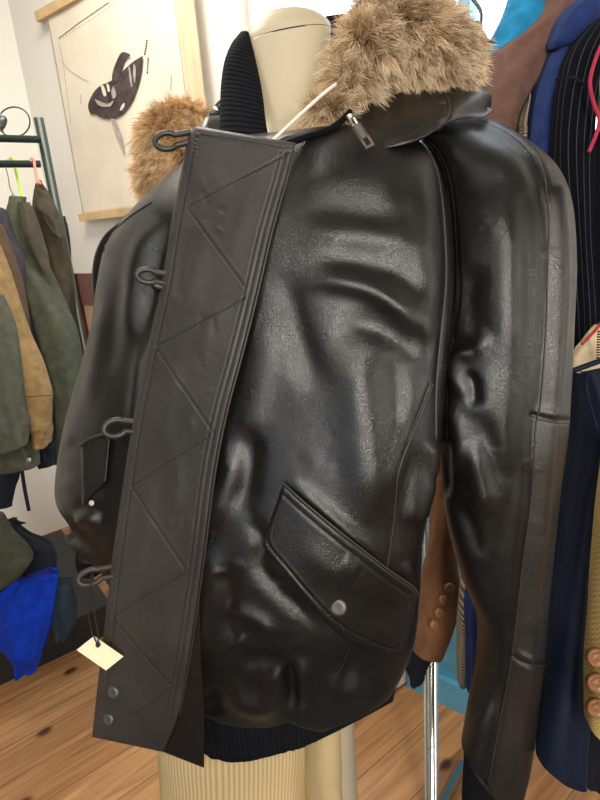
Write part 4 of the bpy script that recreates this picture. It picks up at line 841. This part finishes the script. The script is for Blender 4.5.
fur('fur_trim', [(404, 54, .76, 56, 38, .058, 1.0), (368, 62, .74, 26, 30, .045, .5), (436, 62, .77, 30, 28, .05, .6), (400, 24, .78, 44, 22, .05, .5), (350, 92, .73, 16, 18, .03, .3), (330, 116, .715, 17, 9, .016, .16)], 900, 44, .036,
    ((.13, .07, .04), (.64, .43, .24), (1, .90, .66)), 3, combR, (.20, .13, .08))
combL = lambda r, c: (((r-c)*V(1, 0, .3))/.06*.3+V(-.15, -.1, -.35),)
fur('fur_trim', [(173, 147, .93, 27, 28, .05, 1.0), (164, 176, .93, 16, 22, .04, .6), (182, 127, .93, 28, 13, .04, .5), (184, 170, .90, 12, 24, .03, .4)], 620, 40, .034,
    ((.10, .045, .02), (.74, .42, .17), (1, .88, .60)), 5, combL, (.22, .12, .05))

# ------------------------------------------------------------------ price tag
pg = thing('price_tag', 'blank cream card price tag strung from the lowest toggle loop', 'price tag', P(99, 668, .79))
dT = DF(112, 568)-.02
ca = [P(94, 636, dT+.012), P(76.5, 650, dT+.004), P(106, 670.5, dT+.008), P(123.5, 656.5, dT+.016)]
n = np.cross(ca[2]-ca[1], ca[0]-ca[1]); n /= np.linalg.norm(n); n = n if n@(CAM-ca[0]) > 0 else -n
build('card', *box8([q-n*.0005 for q in ca]+[q for q in ca]), M['tag'], pg, smooth=False)
hc = P(98, 645, dT+.009); build('eyelet', *disc(hc+n*.0003, n, .0032, .0006), M['dark'], pg)
tube('string', [hc+n*.001, P(92, 632, dT+.004), P(88, 610, dT), P(90, 584, dT-.004), P(93, 574, dT), P(92, 590, dT+.004), P(95, 615, dT+.006), P(98, 634, dT+.006), hc+n*.002], .0009, M['thread'], pg)

# ------------------------------------------------------------------ mannequin and trousers
mc = (P(290, 140, .82)+P(270, 690, .93))/2; mc[2] = 0
mq = thing('mannequin', 'cream plastic headless mannequin wearing the leather jacket', 'mannequin', mc)
loft('torso', [(245, 47, .83, 331, 31, .83, .048), (249, 70, .83, 328, 62, .83, .045), (256, 100, .83, 322, 98, .83, .044), (260, 130, .83, 320, 128, .82, .044), (240, 160, .83, 345, 158, .78, .05), (180, 215, .86, 410, 200, .73, .075), (150, 300, .87, 415, 290, .71, .095), (150, 420, .89, 405, 420, .74, .09), (160, 560, .95, 385, 580, .80, .085), (170, 660, 1.02, 356, 690, .90, .07), (178, 740, 1.06, 354, 730, .94, .07), (182, 800, 1.10, 357, 790, .98, .07), (190, 900, 1.16, 364, 890, 1.04, .07)], M['mann'], mq, 120, 100)
cp = loft('neck_cap', [(245, 46, .83, 331, 30, .83, .0475), (246, 38, .83, 330, 24, .83, .047), (251, 26, .83, 323, 17, .83, .041), (262, 17, .83, 312, 12, .83, .030), (275, 13, .83, 300, 11, .83, .016), (286, 11.5, .83, 290, 11.5, .83, .003)], M['mann'], mq, 50, 80, e=2)
gg = ringgrid([(244.8, 47.5, .83, 331.2, 31.5, .83, .0483), (244.8, 46.3, .83, 331.2, 30.3, .83, .0483)], 4, 80, 2.2); vs, f, uv = gridmesh(gg, True); build('cap_groove', vs, f, M['dark'], mq)
sb = P(270, 880, 1.03); build('stand_pole', *cyl(cz(sb, .02), cz(sb, .75), .016), M['chrome'], mq)
build('stand_base', *disc(cz(sb, 0), Z, .17, .02, 48), M['chrome'], mq)
tr_ = thing('corduroy_trousers', 'beige corduroy trousers worn by the mannequin below the leather jacket', 'trousers', cz(P(250, 800, .93), 0))
loft('leg', [(160, 700, .97, 312, 700, .88, .062), (160, 735, .99, 313, 735, .90, .065), (163, 765, 1.01, 311, 765, .92, .066), (166, 800, 1.03, 309, 800, .94, .068), (170, 900, 1.09, 305, 900, 1.0, .068), (178, 1100, 1.30, 300, 1100, 1.2, .07)], M['cord'], tr_, 60, 120, amp=.002, k=3, seed=70)
loft('leg', [(300, 700, .86, 334, 700, .89, .05), (302, 735, .88, 336, 732, .90, .052), (304, 765, .90, 338, 765, .92, .052), (306, 800, .92, 341, 800, .94, .053), (306, 900, .98, 350, 900, 1.0, .055), (306, 1100, 1.18, 372, 1100, 1.2, .06)], M['cord'], tr_, 60, 120, amp=.002, k=3, seed=71)

# ------------------------------------------------------------------ light
w = bpy.data.worlds.new('world'); sc.world = w; w.use_nodes = True
w.node_tree.nodes['Background'].inputs[0].default_value = (.80, .90, 1.0, 1); w.node_tree.nodes['Background'].inputs[1].default_value = 5
def area(name, loc, target, sx, sy, power, c):
    l = bpy.data.lights.new(name, 'AREA'); l.shape = 'RECTANGLE'; l.size = sx; l.size_y = sy; l.energy = power; l.color = c
    o = bpy.data.objects.new(name, l); col.objects.link(o); o.location = loc
    o.rotation_euler = (Vector(target)-Vector(loc)).to_track_quat('-Z', 'Y').to_euler(); return o
area('ceiling_light', (.0, -1.0, 2.78), (.1, .5, 1.2), .5, .3, 17, (1, .92, .80))
area('ceiling_light', (-.62, 1.55, 2.78), (-1.0, 1.9, 0), .7, .6, 30, (1, .92, .80))
area('ceiling_light', (-1.3, -.6, 2.7), (-.5, .8, 1.0), .4, .4, 9, (1, .92, .82))
area('shop_front_daylight', (.32, -1.5, 1.75), (.15, .6, 1.25), .30, 1.4, 40, (1, .94, .84))
area('side_strip_light', (1.5, -.15, 1.45), (.3, .6, 1.1), .30, 1.1, 7, (1, .93, .85))  # added light that makes the highlight along the sleeve's outer strip
